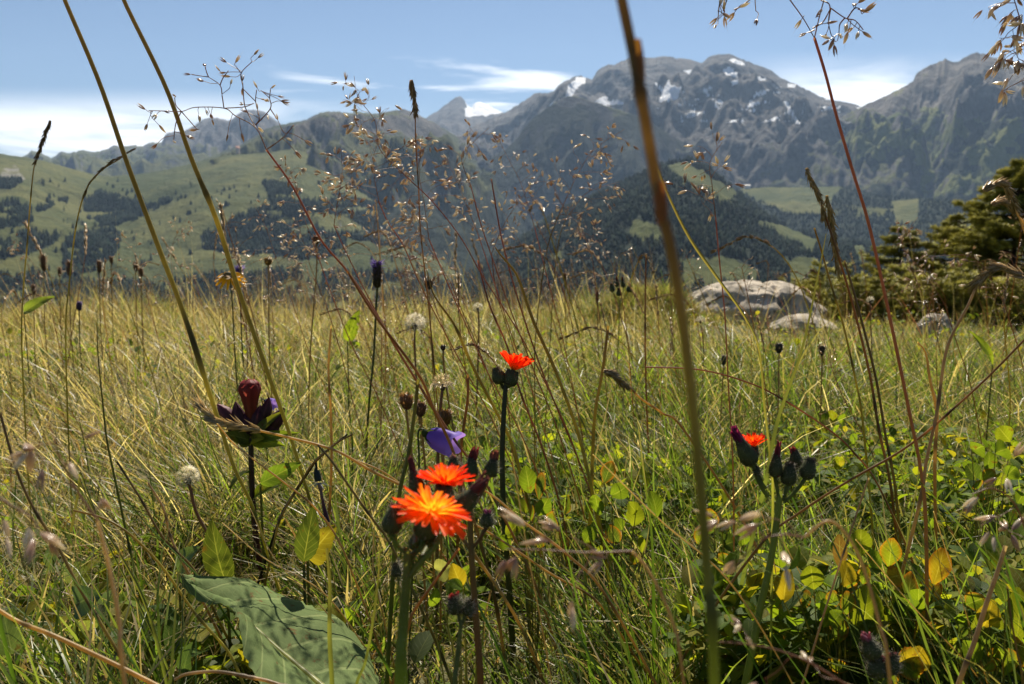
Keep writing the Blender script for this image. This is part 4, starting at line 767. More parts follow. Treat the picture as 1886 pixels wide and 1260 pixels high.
for i, (x, y, w, h, a, c, d, lab) in enumerate([(515, 872, 34, 80, 62, (.10, .17, .03), .60, "long green leaf arching below the purple gentian"), (402, 1020, 54, 118, -16, (.06, .085, .022), .50, "dark upright leaf left of the gentian's stem"), (568, 985, 44, 100, 10, (.05, .075, .022), .52, "dark upright leaf right of the gentian's stem"),
        (590, 1000, 60, 74, 40, (.22, .19, .03), .54, "yellowing broad leaf behind the dark upright leaves"), (100, 1020, 36, 64, 10, (.14, .19, .09), .60, "pale grey-green leaf among grass at lower left"), (160, 1105, 60, 46, 70, (.12, .17, .08), .48, "blue-green leaf lying in the grass at lower left"), (345, 1215, 38, 56, 6, (.12, .18, .06), .44, "small oval green leaf left of the large downy leaf"),
        (345, 1030, 48, 56, 35, (.15, .20, .08), .55, "crinkled pale leaf above the tip of the large downy leaf"), (15, 1170, 40, 70, -12, (.14, .18, .07), .42, "pale green leaf at the lower left edge"), (1560, 610, 26, 110, -32, (.17, .22, .03), 1.0, "") , (1810, 640, 22, 72, -30, (.17, .24, .03), 1.0, "long bright leaf blade below the spruces at the right edge"), (70, 560, 24, 60, 60, (.14, .2, .06), 1.4, "broad green leaf far out in the grass on the left"), (650, 600, 26, 60, 20, (.15, .22, .03), 1.2, "bright green leaf in the far grass left of the dandelion clock")]):
    if not lab: continue
    r = math.radians(a); ux, uy = math.sin(r), -math.cos(r); b = P(x-ux*h/2, y-uy*h/2, d); e = P(x+ux*h/2, y+uy*h/2, d-.01); f = ground_end(b)
    root = thing("broad_leaf", f, lab, "leaf", "single broad leaves in the grass"); mb = MB(); tube(mb, [b, b.lerp(f, .5), f], [.0008, .001, .0012], (.12, .14, .05), 5, 8); mb.build("stalk", M_STEM, root)
    leaf_obj(root, b, e, S(w, d), c, None, .12, .12, 'ovate' if i not in (0, 1, 2, 10) else 'lance', 300+i, mat=M_GREYLEAF if i in (4, 5, 7, 8, 6) else M_LEAF, name="blade", bumps=.02)
# the large downy leaf
rows = [((328, 1072, .475), (331, 1075, .472), (336, 1080, .470)), ((385, 1065, .49), (382, 1100, .468), (372, 1110, .455)), ((445, 1066, .50), (425, 1122, .463), (418, 1116, .440)), ((505, 1088, .505), (470, 1158, .455), (440, 1142, .430)), ((560, 1112, .505), (515, 1200, .447), (452, 1205, .415)), ((620, 1138, .50), (560, 1238, .44), (478, 1262, .405)), ((668, 1188, .49), (610, 1282, .43), (520, 1320, .40)), ((695, 1250, .475), (660, 1335, .42), (590, 1380, .395)), ((700, 1330, .45), (690, 1385, .415), (660, 1410, .40))]
A = [spline([P(*r[k]) for r in rows], 56) for k in range(3)]; nv = 25; V = []; U = []; C = []
for i in range(56):
    for j in range(nv):
        v = j/(nv-1); l = (A[0][i]*(1-2*v)+A[1][i]*2*v) if v < .5 else (A[1][i]*(2-2*v)+A[2][i]*(2*v-1)); s_ = abs(v-.5)*2
        bulge = .006*math.sin(math.pi*s_)-.0020*abs(math.sin((i/55-.28*s_)*math.pi*7))*math.sin(math.pi*min(1, s_*1.2))+.0007*fbm(np.array([i*.5]), np.array([j*.8]), 3, 4)[0]
        er = .0012*fbm(np.array([i*.9]), np.array([v*3]), 2, 8)[0]*(s_ > .95)
        V.append(l+np.array([er, 0, bulge+er])); U.append((v, i/55*1.0)); C.append(np.array([.118, .162, .060])*(1+.12*math.sin(i*.3+v*5)))
BL_FOOT = ground_end(P(720, 1420, .42)); root = thing("large_leaf", BL_FOOT, "large grey-green downy leaf with a pale midrib lying at the bottom left", "leaf")
MB().add(V, gridq(56, nv), col=C, uv=U).build("blade", M_GREYLEAF, root)
mb = MB(); tube(mb, [tuple(A[1][k]+np.array([0, 0, .0003])) for k in range(2, 56, 6)]+[tuple(BL_FOOT)], [.0003, .0008, .0015, .0022, .0026], [(.30, .33, .14), (.46, .48, .22)], 6, 40); mb.build("midrib", M_STEM, root)

# gentian ------------------------------------------------------------
def gentian():
    d = .66; pts = rooted(px_line([(462, 806), (463, 860), (466, 930), (474, 1010), (486, 1065)], d)); root = thing("gentian", pts[-1], "purple gentian with a closed brown-red flower ringed by dark buds on the left", "wildflower")
    mb = MB(); tube(mb, pts, [.0020, .0024, .0026], [(.055, .05, .025), (.07, .03, .025), (.06, .03, .02)], 8, 24); mb.build("stem", M_STEM, root)
    def fl(x, y, L, w, a, t, c0, c1, seed, open_=True):
        ax = dirn(a, t); c = P(x, y, d); L = S(L, d); w = S(w, d)/2; base = c-ax*L*.5; xx, aa, bb = basis(ax); mb = MB()
        prof = [(0, .35), (.12, .5), (.35, .62), (.6, .82), (.75, 1.0), (.86, .92), (.94, .62), (1.0, .22)] if open_ else [(0, .4), (.2, .75), (.45, 1.0), (.65, .9), (.85, .5), (1.0, .1)]
        V = []; C = []; sd_ = 30
        for h, r in prof:
            for k in range(sd_):
                an = k*2*math.pi/sd_; rr = w*r*(1+.13*math.cos(6*an)*min(1, h*1.6)); V.append(np.array(tuple(base))+xx*h*L+(aa*math.cos(an)+bb*math.sin(an))*rr)
                C.append((np.array(c0)*(1-h)+np.array(c1)*h)*(1+.25*math.cos(6*an)))
        m = len(prof); i = np.arange(m-1)[:, None]*sd_; j = np.arange(sd_)[None]; k = (j+1) % sd_
        mb.add(V, np.stack([i+j, i+k, i+sd_+k, i+sd_+j], -1), col=C)
        o = mb.build("flower" if open_ else "flower_bud", M_PETAL if open_ else M_DARK, root)
        if open_:
            mb = MB()
            for k in range(6):
                an = k*math.pi/3+.4; rad = Vector(aa*math.cos(an)+bb*math.sin(an)); b0 = Vector(base)+Vector(xx)*L*.80+rad*w*.95
                blade(mb, [b0, b0+Vector(xx)*L*.12+rad*w*.05, b0+Vector(xx)*L*.21-rad*w*.45], [w*.8, w*.9, w*.1], [c1, np.array(c1)*1.4], 7, side=Vector(xx).cross(rad))
            mb.build("lobes", M_PETAL, o)
    fl(461, 737, 76, 38, -2, .05, (.16, .06, .025), (.20, .035, .04), 1)
    for k, (x, y, L, w, a) in enumerate([(418, 764, 52, 24, -42), (440, 770, 62, 24, -12), (476, 774, 56, 26, 8), (490, 758, 54, 20, 12), (508, 776, 58, 26, 32), (455, 782, 46, 26, -4), (500, 790, 42, 26, 40), (432, 788, 40, 24, -38)]):
        fl(x, y, L, w, a, .1 if k > 4 else 0, (.035, .02, .012), (.075, .014, .03) if k else (.17, .035, .06), 5+k, False)
    for k, (b0, e0, w, c) in enumerate([((462, 812), (412, 798), 26, (.10, .13, .025)), ((462, 812), (545, 796), 20, (.13, .19, .03)), ((463, 812), (482, 806), 26, (.34, .34, .03)), ((462, 814), (430, 806), 26, (.07, .10, .02)), ((463, 812), (516, 756), 20, (.12, .14, .03)), ((464, 815), (520, 818), 24, (.16, .22, .03)), ((463, 868), (420, 900), 30, (.07, .10, .02)), ((466, 920), (510, 890), 30, (.09, .13, .02))]):
        leaf_obj(root, P(b0[0], b0[1], d), P(e0[0], e0[1], d-.012), S(w, d), c, None, .15, .2, 'lance', 70+k, name="bract")
gentian()
# harebells ------------------------------------------------------------
def harebell(label, stem, d, mouth, base, w, seed, col0=(.16, .10, .50), col1=(.30, .22, .72), stem_r=.0006):
    pts = rooted(px_line(stem, d)); root = thing("harebell", pts[-1], label, "wildflower", "violet harebells"); mb = MB(); tube(mb, pts, stem_r, (.07, .10, .03), 5, 24); mb.build("stem", M_STEM, root)
    b = P(*base, d); m = P(*mouth, d-.004); ax = (m-b); L = ax.length; ax = ax.normalized(); x, a, bb = basis(ax); w = S(w, d)/2; sd_ = 40; V = []; C = []
    prof = [(0, .25), (.06, .58), (.2, .84), (.4, .97), (.58, 1.0), (.72, 1.0), (.86, 1.04), (1.0, 1.22)]
    for h, r in prof:
        for k in range(sd_):
            an = k*2*math.pi/sd_; lobe = math.cos(5*an)*.5+.5; hh = h-(.20*(1-lobe)**.9*sm(h, .6, 1.0)); rr = w*r*(1+.06*math.cos(5*an))
            V.append(np.array(tuple(b))+x*L*hh+(a*math.cos(an)+bb*math.sin(an))*rr); C.append((np.array(col0)*(1-h)+np.array(col1)*h)*(.9+.18*lobe))
    n = len(prof); i = np.arange(n-1)[:, None]*sd_; j = np.arange(sd_)[None]; k = (j+1) % sd_
    MB().add(V, np.stack([i+j, i+k, i+sd_+k, i+sd_+j], -1), col=C).build("bell", M_PETAL, root)
    mb = MB(); lathe(mb, b-ax*w*.55, ax, [(0, w*.12), (w*.25, w*.36), (w*.6, w*.40)], (.05, .075, .025), 8)
    for k in range(5):
        an = k*2*math.pi/5+.3; rad = Vector(a*math.cos(an)+bb*math.sin(an)); b0 = Vector(b)+rad*w*.35-ax*w*.1; blade(mb, [b0, b0+rad*w*.35+ax*w*.35, b0+rad*w*.7+ax*w*.9], [w*.16, w*.12, w*.02], (.06, .09, .03), 6)
    mb.build("calyx", M_LEAF, root)
harebell("violet harebell nodding to the right above the large orange hawkweed", [(790, 797), (776, 790), (770, 800), (772, 850), (768, 940), (760, 1050)], .50, (846, 823), (788, 800), 45, 1, (.15, .085, .45), (.26, .18, .68))
harebell("small violet harebell half hidden behind the gentian's buds", [(488, 738), (482, 735), (486, 760), (492, 840), (500, 900)], .75, (508, 745), (490, 739), 18, 2, (.22, .14, .6), (.32, .24, .75))
# withered harebell hanging from a black snapped stalk
d = .60; pts = rooted(px_line([(584, 864), (580, 851), (574, 860), (555, 888), (530, 928), (516, 955)], d)); root = thing("withered_flower", pts[-1], "withered dark harebell hanging from a black bent stalk right of the gentian", "wildflower")
mb = MB(); tube(mb, pts, [.0008, .0011, .0009], (.03, .03, .02), 6, 26); tube(mb, px_line([(580, 850), (600, 832), (640, 800)], d), [.0012, .0006], (.025, .024, .018), 6, 10); mb.build("stalk", M_STEM, root)
mb = MB(); lathe(mb, P(581, 862, d), P(588, 892, d)-P(581, 862, d), [(0, .0008), (.003, .002), (.006, .0026), (.0095, .0024)], (.02, .03, .026), 12, .05)
for k in range(6):
    b0 = P(588, 890, d); a_ = k*1.05; blade(mb, [b0, b0+Vector((math.cos(a_)*.005, math.sin(a_)*.004, -.001)), b0+Vector((math.cos(a_)*.009, math.sin(a_)*.007, -.003))], .0006, (.3, .33, .34), 5)
mb.build("seed_capsule", M_DARK, root)
mb = MB(); tube(mb, px_line([(588, 890), (593, 915), (598, 940), (604, 962)], d), [.0016, .0009, .0014, .0017], [(.26, .22, .2), (.12, .08, .10), (.045, .025, .075)], 8, 14); mb.build("shrivelled_bell", M_PETAL, root)
# rampion with a violet top, arnica, far violet heads -----------------------
def spike_flower(label, x, y0, y1, d, stem, w, c_top, c_low, cat="wildflower", name="rampion", tuftc=None, group=None, seed=0):
    rng = np.random.default_rng(seed); pts = rooted([P(x, y1, d)]+px_line(stem, d)); root = thing(name, pts[-1], label, cat, group); mb = MB(); tube(mb, pts, .0011, (.09, .11, .035), 6, 18); mb.build("stem", M_STEM, root)
    a, b = P(x, y0, d), P(x, y1, d); ax = a-b; L = ax.length; ax.normalize(); w = S(w, d)/2; mb = MB(); n = 260; h = rng.random(n); an = rng.uniform(0, 6.3, n); xx, aa, bb = basis(ax)
    prof = np.interp(h, [0, .12, .5, .85, 1], [.5, .95, 1, .9, .35]); rad = np.cos(an)[:, None]*aa+np.sin(an)[:, None]*bb
    lathe(mb, b, ax, [(0, .3*w), (.15*L, .8*w), (.6*L, .85*w), (.9*L, .7*w), (L, .15*w)], np.array(c_low)*.7, 10, .08, seed)
    C = np.array(c_low)[None]*(1-h[:, None]**2)+np.array(c_top)[None]*h[:, None]**2
    spikes(mb, np.array(tuple(b))+xx*(h*L)[:, None]+rad*(prof*w*.7)[:, None], rad+xx*.9+rng.normal(0, .15, (n, 3)), w*.75, w*.13, C*rng.uniform(.6, 1.4, (n, 1))); hd = mb.build("flower_spike", M_PETAL, root)
    if tuftc:
        mb = MB(); n = 46; an = rng.uniform(0, 6.3, n); rad = np.cos(an)[:, None]*aa+np.sin(an)[:, None]*bb; h = rng.uniform(.72, 1.0, n)
        spikes(mb, np.array(tuple(b))+xx*(h*L)[:, None]+rad*w*.6, rad+xx*rng.uniform(0, 1.2, (n, 1)), w*1.6, w*.12, tuftc); mb.build("floret_tuft", M_PETAL, hd)
spike_flower("brown flower spike with a violet top in front of the dark valley", 695, 482, 530, .85, [(692, 580), (688, 660), (680, 740)], 17, (.15, .10, .30), (.10, .08, .035), tuftc=(.24, .15, .6), seed=1)
spike_flower("small violet flower head beside the yellow arnica", 441, 492, 512, 1.3, [(443, 560), (446, 640)], 12, (.22, .16, .55), (.15, .10, .35), "wildflower", "rampion", (.28, .2, .6), seed=2)
spike_flower("tiny violet flower head low in the far grass on the left", 146, 556, 572, 1.6, [(146, 600), (148, 650)], 9, (.22, .15, .45), (.1, .08, .12), seed=3)
d = 1.2; pts = rooted(px_line([(424, 512), (428, 560), (432, 640), (436, 700)], d)); root = thing("arnica", pts[-1], "yellow arnica flower facing away beside the second tall green stalk", "wildflower"); mb = MB(); tube(mb, pts, .0010, (.10, .11, .04), 6, 14); mb.build("stem", M_STEM, root)
mb = MB(); lathe(mb, P(422, 518, d), dirn(-20), [(0, .003), (.006, .008), (.011, .009), (.013, .003)], (.12, .09, .03), 12); hd = mb.build("flower_head", M_DARK, root)
for k in range(13):
    an = k*.483; c = P(424, 508, d); ax = np.array([.1, -.5, .86]); xx, aa, bb = basis(ax); rad = Vector(aa*math.cos(an)+bb*math.sin(an)); mb = MB(); blade(mb, [c+rad*.006, c+rad*.013-Vector((0, 0, .002)), c+rad*.021-Vector((0, 0, .008))], [.003, .005, .002], (.75, .42, .01), 7); mb.build("petal", M_PETAL, hd)
# dandelion clocks ------------------------------------------------------
def clock(label, x, y, R, d, stem, n=150, full=1.0, seed=0, col=(.82, .79, .70), brown=False):
    rng = np.random.default_rng(seed); c = P(x, y, d); R = S(R, d); pts = rooted([c-Vector((0, 0, R*.3))]+px_line(stem, d)); root = thing("seed_clock", pts[-1], label, "seed head", "white fluffy seed heads"); mb = MB(); tube(mb, pts, [.0010, .0013], [(.20, .12, .08), (.14, .13, .06)], 6, 20); mb.build("stem", M_STEM, root)
    mb = MB(); lathe(mb, c-Vector((0, 0, R*.55)), (0, 0, 1), [(0, R*.10), (R*.2, R*.26), (R*.45, R*.22), (R*.6, R*.05)], (.09, .065, .04), 10); hd = mb.build("receptacle", M_DARK, root)
    v = rng.normal(0, 1, (n, 3)); v /= np.linalg.norm(v, axis=1)[:, None]; v = v[v[:, 2] > (-.75 if full >= 1 else -.1)]; mb = MB(); cc = np.array(tuple(c))
    spikes(mb, cc+v*R*.12, v, R*.85, R*.010, np.array(col)*.8)
    for q in range(7):
        w_ = v+rng.normal(0, .42, v.shape); spikes(mb, cc+v*R*.66*rng.uniform(.85, 1.1, (len(v), 1)), w_, R*.36, R*.012, col)
    mb.build("pappus", M_HAIR, hd)
    if full < 1:
        mb = MB()
        for k in range(12):
            an = k*.52; rad = Vector((math.cos(an), math.sin(an), 0)); b0 = c+Vector((0, 0, -R*.15))+rad*R*.25; blade(mb, [b0, b0+rad*R*.6+Vector((0, 0, R*.25)), b0+rad*R*rng.uniform(.8, 1.2)+Vector((0, 0, -R*rng.uniform(-.2, .7)))], [R*.14, R*.10, R*.03], (.55, .47, .33), 7)
        mb.build("bracts", M_HAIR, hd)
clock("round white seed clock standing above the grass left of the orange flowers", 764, 596, 22, .95, [(764, 640), (768, 720), (775, 800)], 170, 1, 1)
clock("tiny white seed clock against the dark valley in the centre", 880, 567, 11, 1.1, [(882, 600), (880, 680), (878, 740)], 90, 1, 2)
clock("pale ragged seed head with splayed bracts above the violet harebell", 815, 708, 22, .58, [(812, 745), (808, 800), (806, 880)], 90, .5, 3, (.80, .70, .48))
clock("white seed clock leaning over a reddish stalk on the lower left", 346, 880, 24, .56, [(352, 905), (362, 945), (392, 1000), (410, 1045)], 170, 1, 4, (.80, .77, .64))
clock("small white seed clock in front of the pale boulders", 1290, 590, 10, 1.3, [(1296, 640), (1294, 700), (1290, 760)], 80, .5, 5)
clock("small fluffy seed head in front of the dark spruce shrubs", 1603, 553, 8, 1.5, [(1604, 600), (1606, 660)], 70, 1, 6)
# brown seed heads -----------------------------------------------------------
def brown_head(label, x, y, w, h, d, stem, seed, c=(.30, .15, .05), ctop=(.45, .25, .08), lean=0, name="brown_seed_head", group="brown dried flower heads"):
    rng = np.random.default_rng(seed); pts = rooted([P(x, y+h*.4, d)]+px_line(stem, d)); root = thing(name, pts[-1], label, "seed head", group); mb = MB(); tube(mb, pts, .0008, (.24, .19, .085), 6, 16); mb.build("stem", M_STEM, root)
    ax = dirn(lean, .1); L = S(h, d); w = S(w, d)/2; b = P(x, y, d)-ax*L/2; xx, aa, bb = basis(ax); mb = MB(); lathe(mb, b, ax, [(0, .25*w), (.2*L, .75*w), (.5*L, .9*w), (.75*L, .85*w), (.85*L, .3*w)], np.array(c)*.7, 12, .06, seed)
    n = 150; an = rng.uniform(0, 6.3, n); hh = rng.random(n); rad = np.cos(an)[:, None]*aa+np.sin(an)[:, None]*bb; r = np.interp(hh, [0, .3, .8, 1], [.4, .85, .9, .5])*w
    spikes(mb, np.array(tuple(b))+xx*(hh*L*.8)[:, None]+rad*r[:, None]*rng.uniform(.4, 1, (n, 1)), rad*.6+xx*1.0+rng.normal(0, .2, (n, 3)), L*.28, w*.10, (np.array(c)*(1-hh[:, None])+np.array(ctop)*hh[:, None])*rng.uniform(.6, 1.3, (n, 1))); mb.build("head", M_HAIR, root)
brown_head("orange-brown dried flower head left of the ragged pale seed head", 748, 738, 25, 34, .56, [(752, 790), (760, 850), (765, 900)], 1, lean=-12)
brown_head("dull brown dried flower head between two slanting stalks", 775, 752, 22, 32, .60, [(778, 800), (784, 870)], 2, (.22, .12, .06), (.32, .2, .1), 8)
brown_head("orange-brown dried flower head just below the ragged pale seed head", 820, 768, 24, 36, .57, [(818, 820), (815, 900)], 3, (.28, .15, .04), (.42, .24, .07), 5)
brown_head("round ochre flower head on a thin stalk against the left valley", 494, 481, 15, 16, 1.1, [(495, 540), (496, 640)], 4, (.28, .18, .05), (.4, .26, .06))
brown_head("brown tufted flower head high against the blue valley slope", 583, 441, 15, 17, 1.0, [(583, 500), (575, 600), (570, 680)], 5, (.24, .13, .06), (.40, .2, .08))
brown_head("dark grey ovoid head on a thin stem left of the lower boulder", 1435, 640, 14, 22, .95, [(1434, 700), (1432, 780)], 6, (.09, .08, .05), (.14, .12, .08))
brown_head("dark ovoid head on a thin stem below the flat grey boulder", 1514, 645, 11, 22, 1.0, [(1513, 700), (1510, 790)], 7, (.10, .08, .045), (.15, .12, .07))
brown_head("small dark seed head with a pale tuft on the right", 1333, 662, 10, 22, 1.0, [(1330, 720), (1326, 800)], 8, (.10, .09, .06), (.4, .36, .28))
brown_head("dark round dried head in the centre beside a leaning straw stalk", 790, 523, 17, 20, 1.05, [(792, 580), (796, 660)], 9, (.07, .06, .035), (.12, .09, .05))
brown_head("small dark dried head on a stalk above the brown flower heads", 816, 640, 10, 12, .7, [(818, 680), (826, 740), (840, 820)], 10, (.08, .05, .04), (.12, .07, .05))
for k, (x, y, h, d, w) in enumerate([(80, 482, 36, 1.5, 9), (128, 494, 34, 1.45, 9), (183, 490, 26, 1.5, 8), (250, 490, 20, 1.6, 8), (260, 500, 18, 1.55, 8), (205, 478, 14, 1.7, 7), (110, 500, 20, 1.7, 6), (62, 532, 20, 1.5, 8), (1235, 470, 20, 1.7, 7), (1040, 510, 18, 1.6, 7), (1100, 545, 26, 1.3, 6)]):
    brown_head(["tall brown cylindrical seed spike at the far left", "second brown seed spike right of the tallest one at the far left", "brown seed spike between the two tall green stalks' tops and the far left", "short brown seed spike standing left of its twin near the first tall stalk", "short brown seed spike standing right of its twin near the first tall stalk", "small reddish-brown seed spike against the left valley", "thin brown seed spike between the two tallest ones at the far left", "low brown seed spike at the left edge of the far grass", "small brown seed spike near the blurred green stalk", "brown seed spike left of the shaggy hummock", "slim orange-brown seed spike in front of the shaggy hummock"][k],
        x, y, w, h, d, [(x+1, y+60), (x+3, y+130)], 30+k, (.20, .12, .055), (.30, .19, .09), name="seed_spike", group="brown cylindrical seed spikes")
# ------------------------------------------------------------------ spikelets and hair-grass panicles
def spikelet_mesh(k):
    rng = np.random.default_rng(500+k); mb = MB(); cs = [(.86, .76, .56), (.74, .60, .40), (.90, .84, .68), (.52, .37, .24)][k % 4]; cd = [(.52, .38, .26), (.36, .23, .18), (.62, .52, .38), (.32, .19, .16)][k % 4]
    for sg, L, w in ((-1, 1.0, .17), (1, .92, .15)):
        n = 8; hs = np.linspace(0, 1, n); prof = np.sin(np.pi*np.clip(hs**.8*.96+.03, 0, 1))**.9*w*.72
        ax = np.array([1, sg*.10, 0]); ax /= np.linalg.norm(ax); sd_ = 6; an = np.arange(sd_)*2*math.pi/sd_
        pts = hs[:, None]*L*ax; V = pts[:, None]+prof[:, None, None]*(np.cos(an)[None, :, None]*np.array([0, .62, 0])+np.sin(an)[None, :, None]*np.array([0, 0, 1.0])); V[:, :, 1] += sg*.04*np.sin(hs*np.pi)[:, None]
        i = np.arange(n-1)[:, None]*sd_; j = np.arange(sd_)[None]; kk = (j+1) % sd_
        c = np.array(cs)[None]*hs[:, None]**.8+np.array(cd)[None]*(1-hs[:, None]**.8); mb.add(V, np.stack([i+j, i+kk, i+sd_+kk, i+sd_+j], -1), col=np.repeat(c, sd_, 0))
    spikes(mb, [[.55, .03, 0]], [[1, .12, .1]], 1.05, .012, (.4, .3, .2))
    return mb.mesh("spikelet", M_SEED)
SPK = [spikelet_mesh(k) for k in range(8)]
def spikelet(parent, org, pos, d, L, rng):
    o = bpy.data.objects.new("spikelet", SPK[int(rng.integers(8))]); link(o, parent)
    X = Vector(d).normalized(); Y = X.cross(Vector(rng.normal(0, 1, 3))).normalized(); Z = X.cross(Y)
    s = L*rng.uniform(.8, 1.2); o.matrix_local = Matrix.Translation(Vector(pos)-org) @ Matrix((X, Y, Z)).transposed().to_4x4() @ Matrix.Diagonal((s, s*rng.uniform(.8, 1.25), s*rng.uniform(.8, 1.15), 1))
STEMC = dict(near=((.30, .20, .06), (.22, .15, .045), (.25, .17, .05), (.22, .20, .045), (.20, .24, .045), (.18, .24, .045)), red=((.26, .11, .085), (.25, .13, .075), (.22, .17, .07)), green=((.17, .15, .035), (.15, .17, .035), (.12, .16, .035)), straw=((.50, .38, .18), (.42, .30, .13), (.24, .19, .07)), dark=((.16, .12, .06), (.20, .16, .06), (.18, .18, .05)),
             brown=((.24, .13, .05), (.28, .17, .06), (.16, .14, .05)), olive=((.24, .17, .05), (.32, .28, .06), (.25, .27, .05)), grey=((.38, .30, .2), (.30, .23, .15), (.26, .21, .11)))
def hair_grass(label, axis, stem, d, L, nb, seed, col='red', r=.00055, spk=.0055, droop=.2, nsub=4, traced=None, spread=1.0, cat="grass stalk", grp="hair grasses with airy panicles"):
    rng = np.random.default_rng(seed); ax = px_line(axis, d); st = px_line(stem, d)
    pts = rooted([ax[0]]+st); root = thing("hair_grass", pts[-1], label, cat, grp); org = wl(root)
    mb = MB(); tube(mb, pts, [r, r*1.15, r*1.4], np.array(STEMC[col])*rng.uniform(.9, 1.4), 6, 36); mb.build("culm", M_STEM, root)
    mb = MB(); bc = np.array((.24, .14, .10)); tips = []
    if traced:
        brs, spots = traced; allp = []
        for b in brs: q = tube(mb, [P(x, y, d+.006*math.sin(x*.11+y*.07)) for x, y in b], [r*.55, r*.4], bc, 4, 6*len(b)); allp.append(q)
        allp = np.concatenate(allp)
        for x, y in spots:
            c = np.array(tuple(P(x, y, d+rng.uniform(-.012, .012)))); k = np.argmin(np.linalg.norm(allp-c, axis=1)); b = allp[k]; m = (b+c)/2+rng.normal(0, .0008, 3)
            tube(mb, [b, m, c], [r*.35, r*.28], bc, 3, 6); tips.append((c, c-m))
    else:
        A_ = tube(mb, ax, [r*.8, r*.35], bc, 5, 30); Lw = S(L, d)
        t, _, _ = frames(A_)
        for k in range(nb):
            f = (k+.3)/nb; i = int(f*28); p0 = A_[i]; az = k*2.4+rng.normal(0, .5); xx, a, b = basis(t[i]); rad = np.cos(az)*a+np.sin(az)*b
            ln = Lw*(1-.62*f)*rng.uniform(.6, 1.1); dr = xx*.55+rad*spread; dr /= np.linalg.norm(dr); q = [p0]
            for s_ in range(4): dr = dr+rng.normal(0, .22, 3)+np.array([0, 0, -droop*.25]); dr /= np.linalg.norm(dr); q.append(q[-1]+dr*ln/4)
            q = tube(mb, q, [r*.42, r*.25], bc, 3, 13); 
            for s_ in range(nsub):
                u = rng.integers(4, 13) if s_ else 12; b0 = q[u]; dd = (dr if s_ == 0 else dr*.5+rng.normal(0, .6, 3)+np.array([0, 0, -droop*.6])); dd /= np.linalg.norm(dd); l2 = ln*rng.uniform(.12, .32); c = b0+dd*l2
                if s_: tube(mb, [b0, b0+dd*l2*.5+rng.normal(0, .05*l2, 3), c], [r*.28, r*.22], bc, 3, 5)
                d2 = dd+np.array([0, 0, -droop*.8])+rng.normal(0, .25, 3); tips.append((c, d2))
                if rng.random() < .35: tips.append((c-dd*l2*.35, dd+rng.normal(0, .5, 3)))
    mb.build("branches", M_STEM, root)
    if not traced: tips = [tips[k] for k in rng.permutation(len(tips))]
    for c, dd in tips[:98]: spikelet(root, org, c, dd, spk, rng)
    return root
z = lambda L_: [(x/2.994, y/2.994) for x, y in L_]
H1B = [z([(1470, 825), (1410, 705), (1300, 640), (1235, 597), (1080, 592), (1000, 615), (900, 612), (820, 610)]), z([(1235, 597), (1225, 530), (1213, 470), (1150, 425)]), z([(1213, 470), (1230, 430), (1260, 390)]), z([(1235, 597), (1345, 590), (1400, 570)]), z([(1410, 705), (1370, 630), (1348, 575), (1340, 480), (1330, 405), (1390, 340)]), z([(1330, 405), (1300, 365)]), z([(1410, 690), (1430, 650), (1410, 560), (1415, 495)]), z([(1410, 560), (1370, 520), (1335, 485)]), z([(1410, 690), (1490, 600), (1487, 540), (1492, 495)]), z([(1490, 600), (1530, 660)]), z([(1487, 540), (1440, 500)]), z([(1000, 615), (970, 580), (963, 540)]), z([(1000, 615), (1040, 660), (1085, 712)]), z([(1150, 425), (1138, 395), (1132, 370)]), z([(1150, 425), (1100, 418), (1060, 412)]), z([(1000, 615), (970, 680), (958, 770)]), z([(1470, 825), (1560, 760), (1620, 690)])]
H1S = z([(1130, 362), (1052, 410), (1125, 448), (1250, 345), (1297, 348), (1215, 395), (1247, 400), (1270, 422), (1270, 468), (1400, 303), (1422, 320), (1335, 448), (1338, 487), (1420, 488), (1437, 545), (1477, 557), (1496, 486), (1530, 529), (1546, 558), (1340, 575), (1420, 607), (1370, 622), (1478, 638), (1532, 662), (1422, 700), (965, 528), (803, 605), (865, 630), (908, 615), (813, 682), (875, 688), (1135, 605), (1097, 632), (1160, 630), (1170, 660), (1087, 715), (1025, 748), (960, 782), (865, 795), (1256, 740), (1332, 732), (1552, 558), (1580, 762), (1625, 830), (1680, 775)])
hair_grass("tall hair grass on the left spreading its open panicle against the mountain chain", [(491, 276)], [(540, 345), (590, 440), (640, 500), (690, 575), (760, 690), (830, 800), (900, 900)], .50, 0, 0, 1, 'red', .0006, .0056, traced=(H1B, H1S))
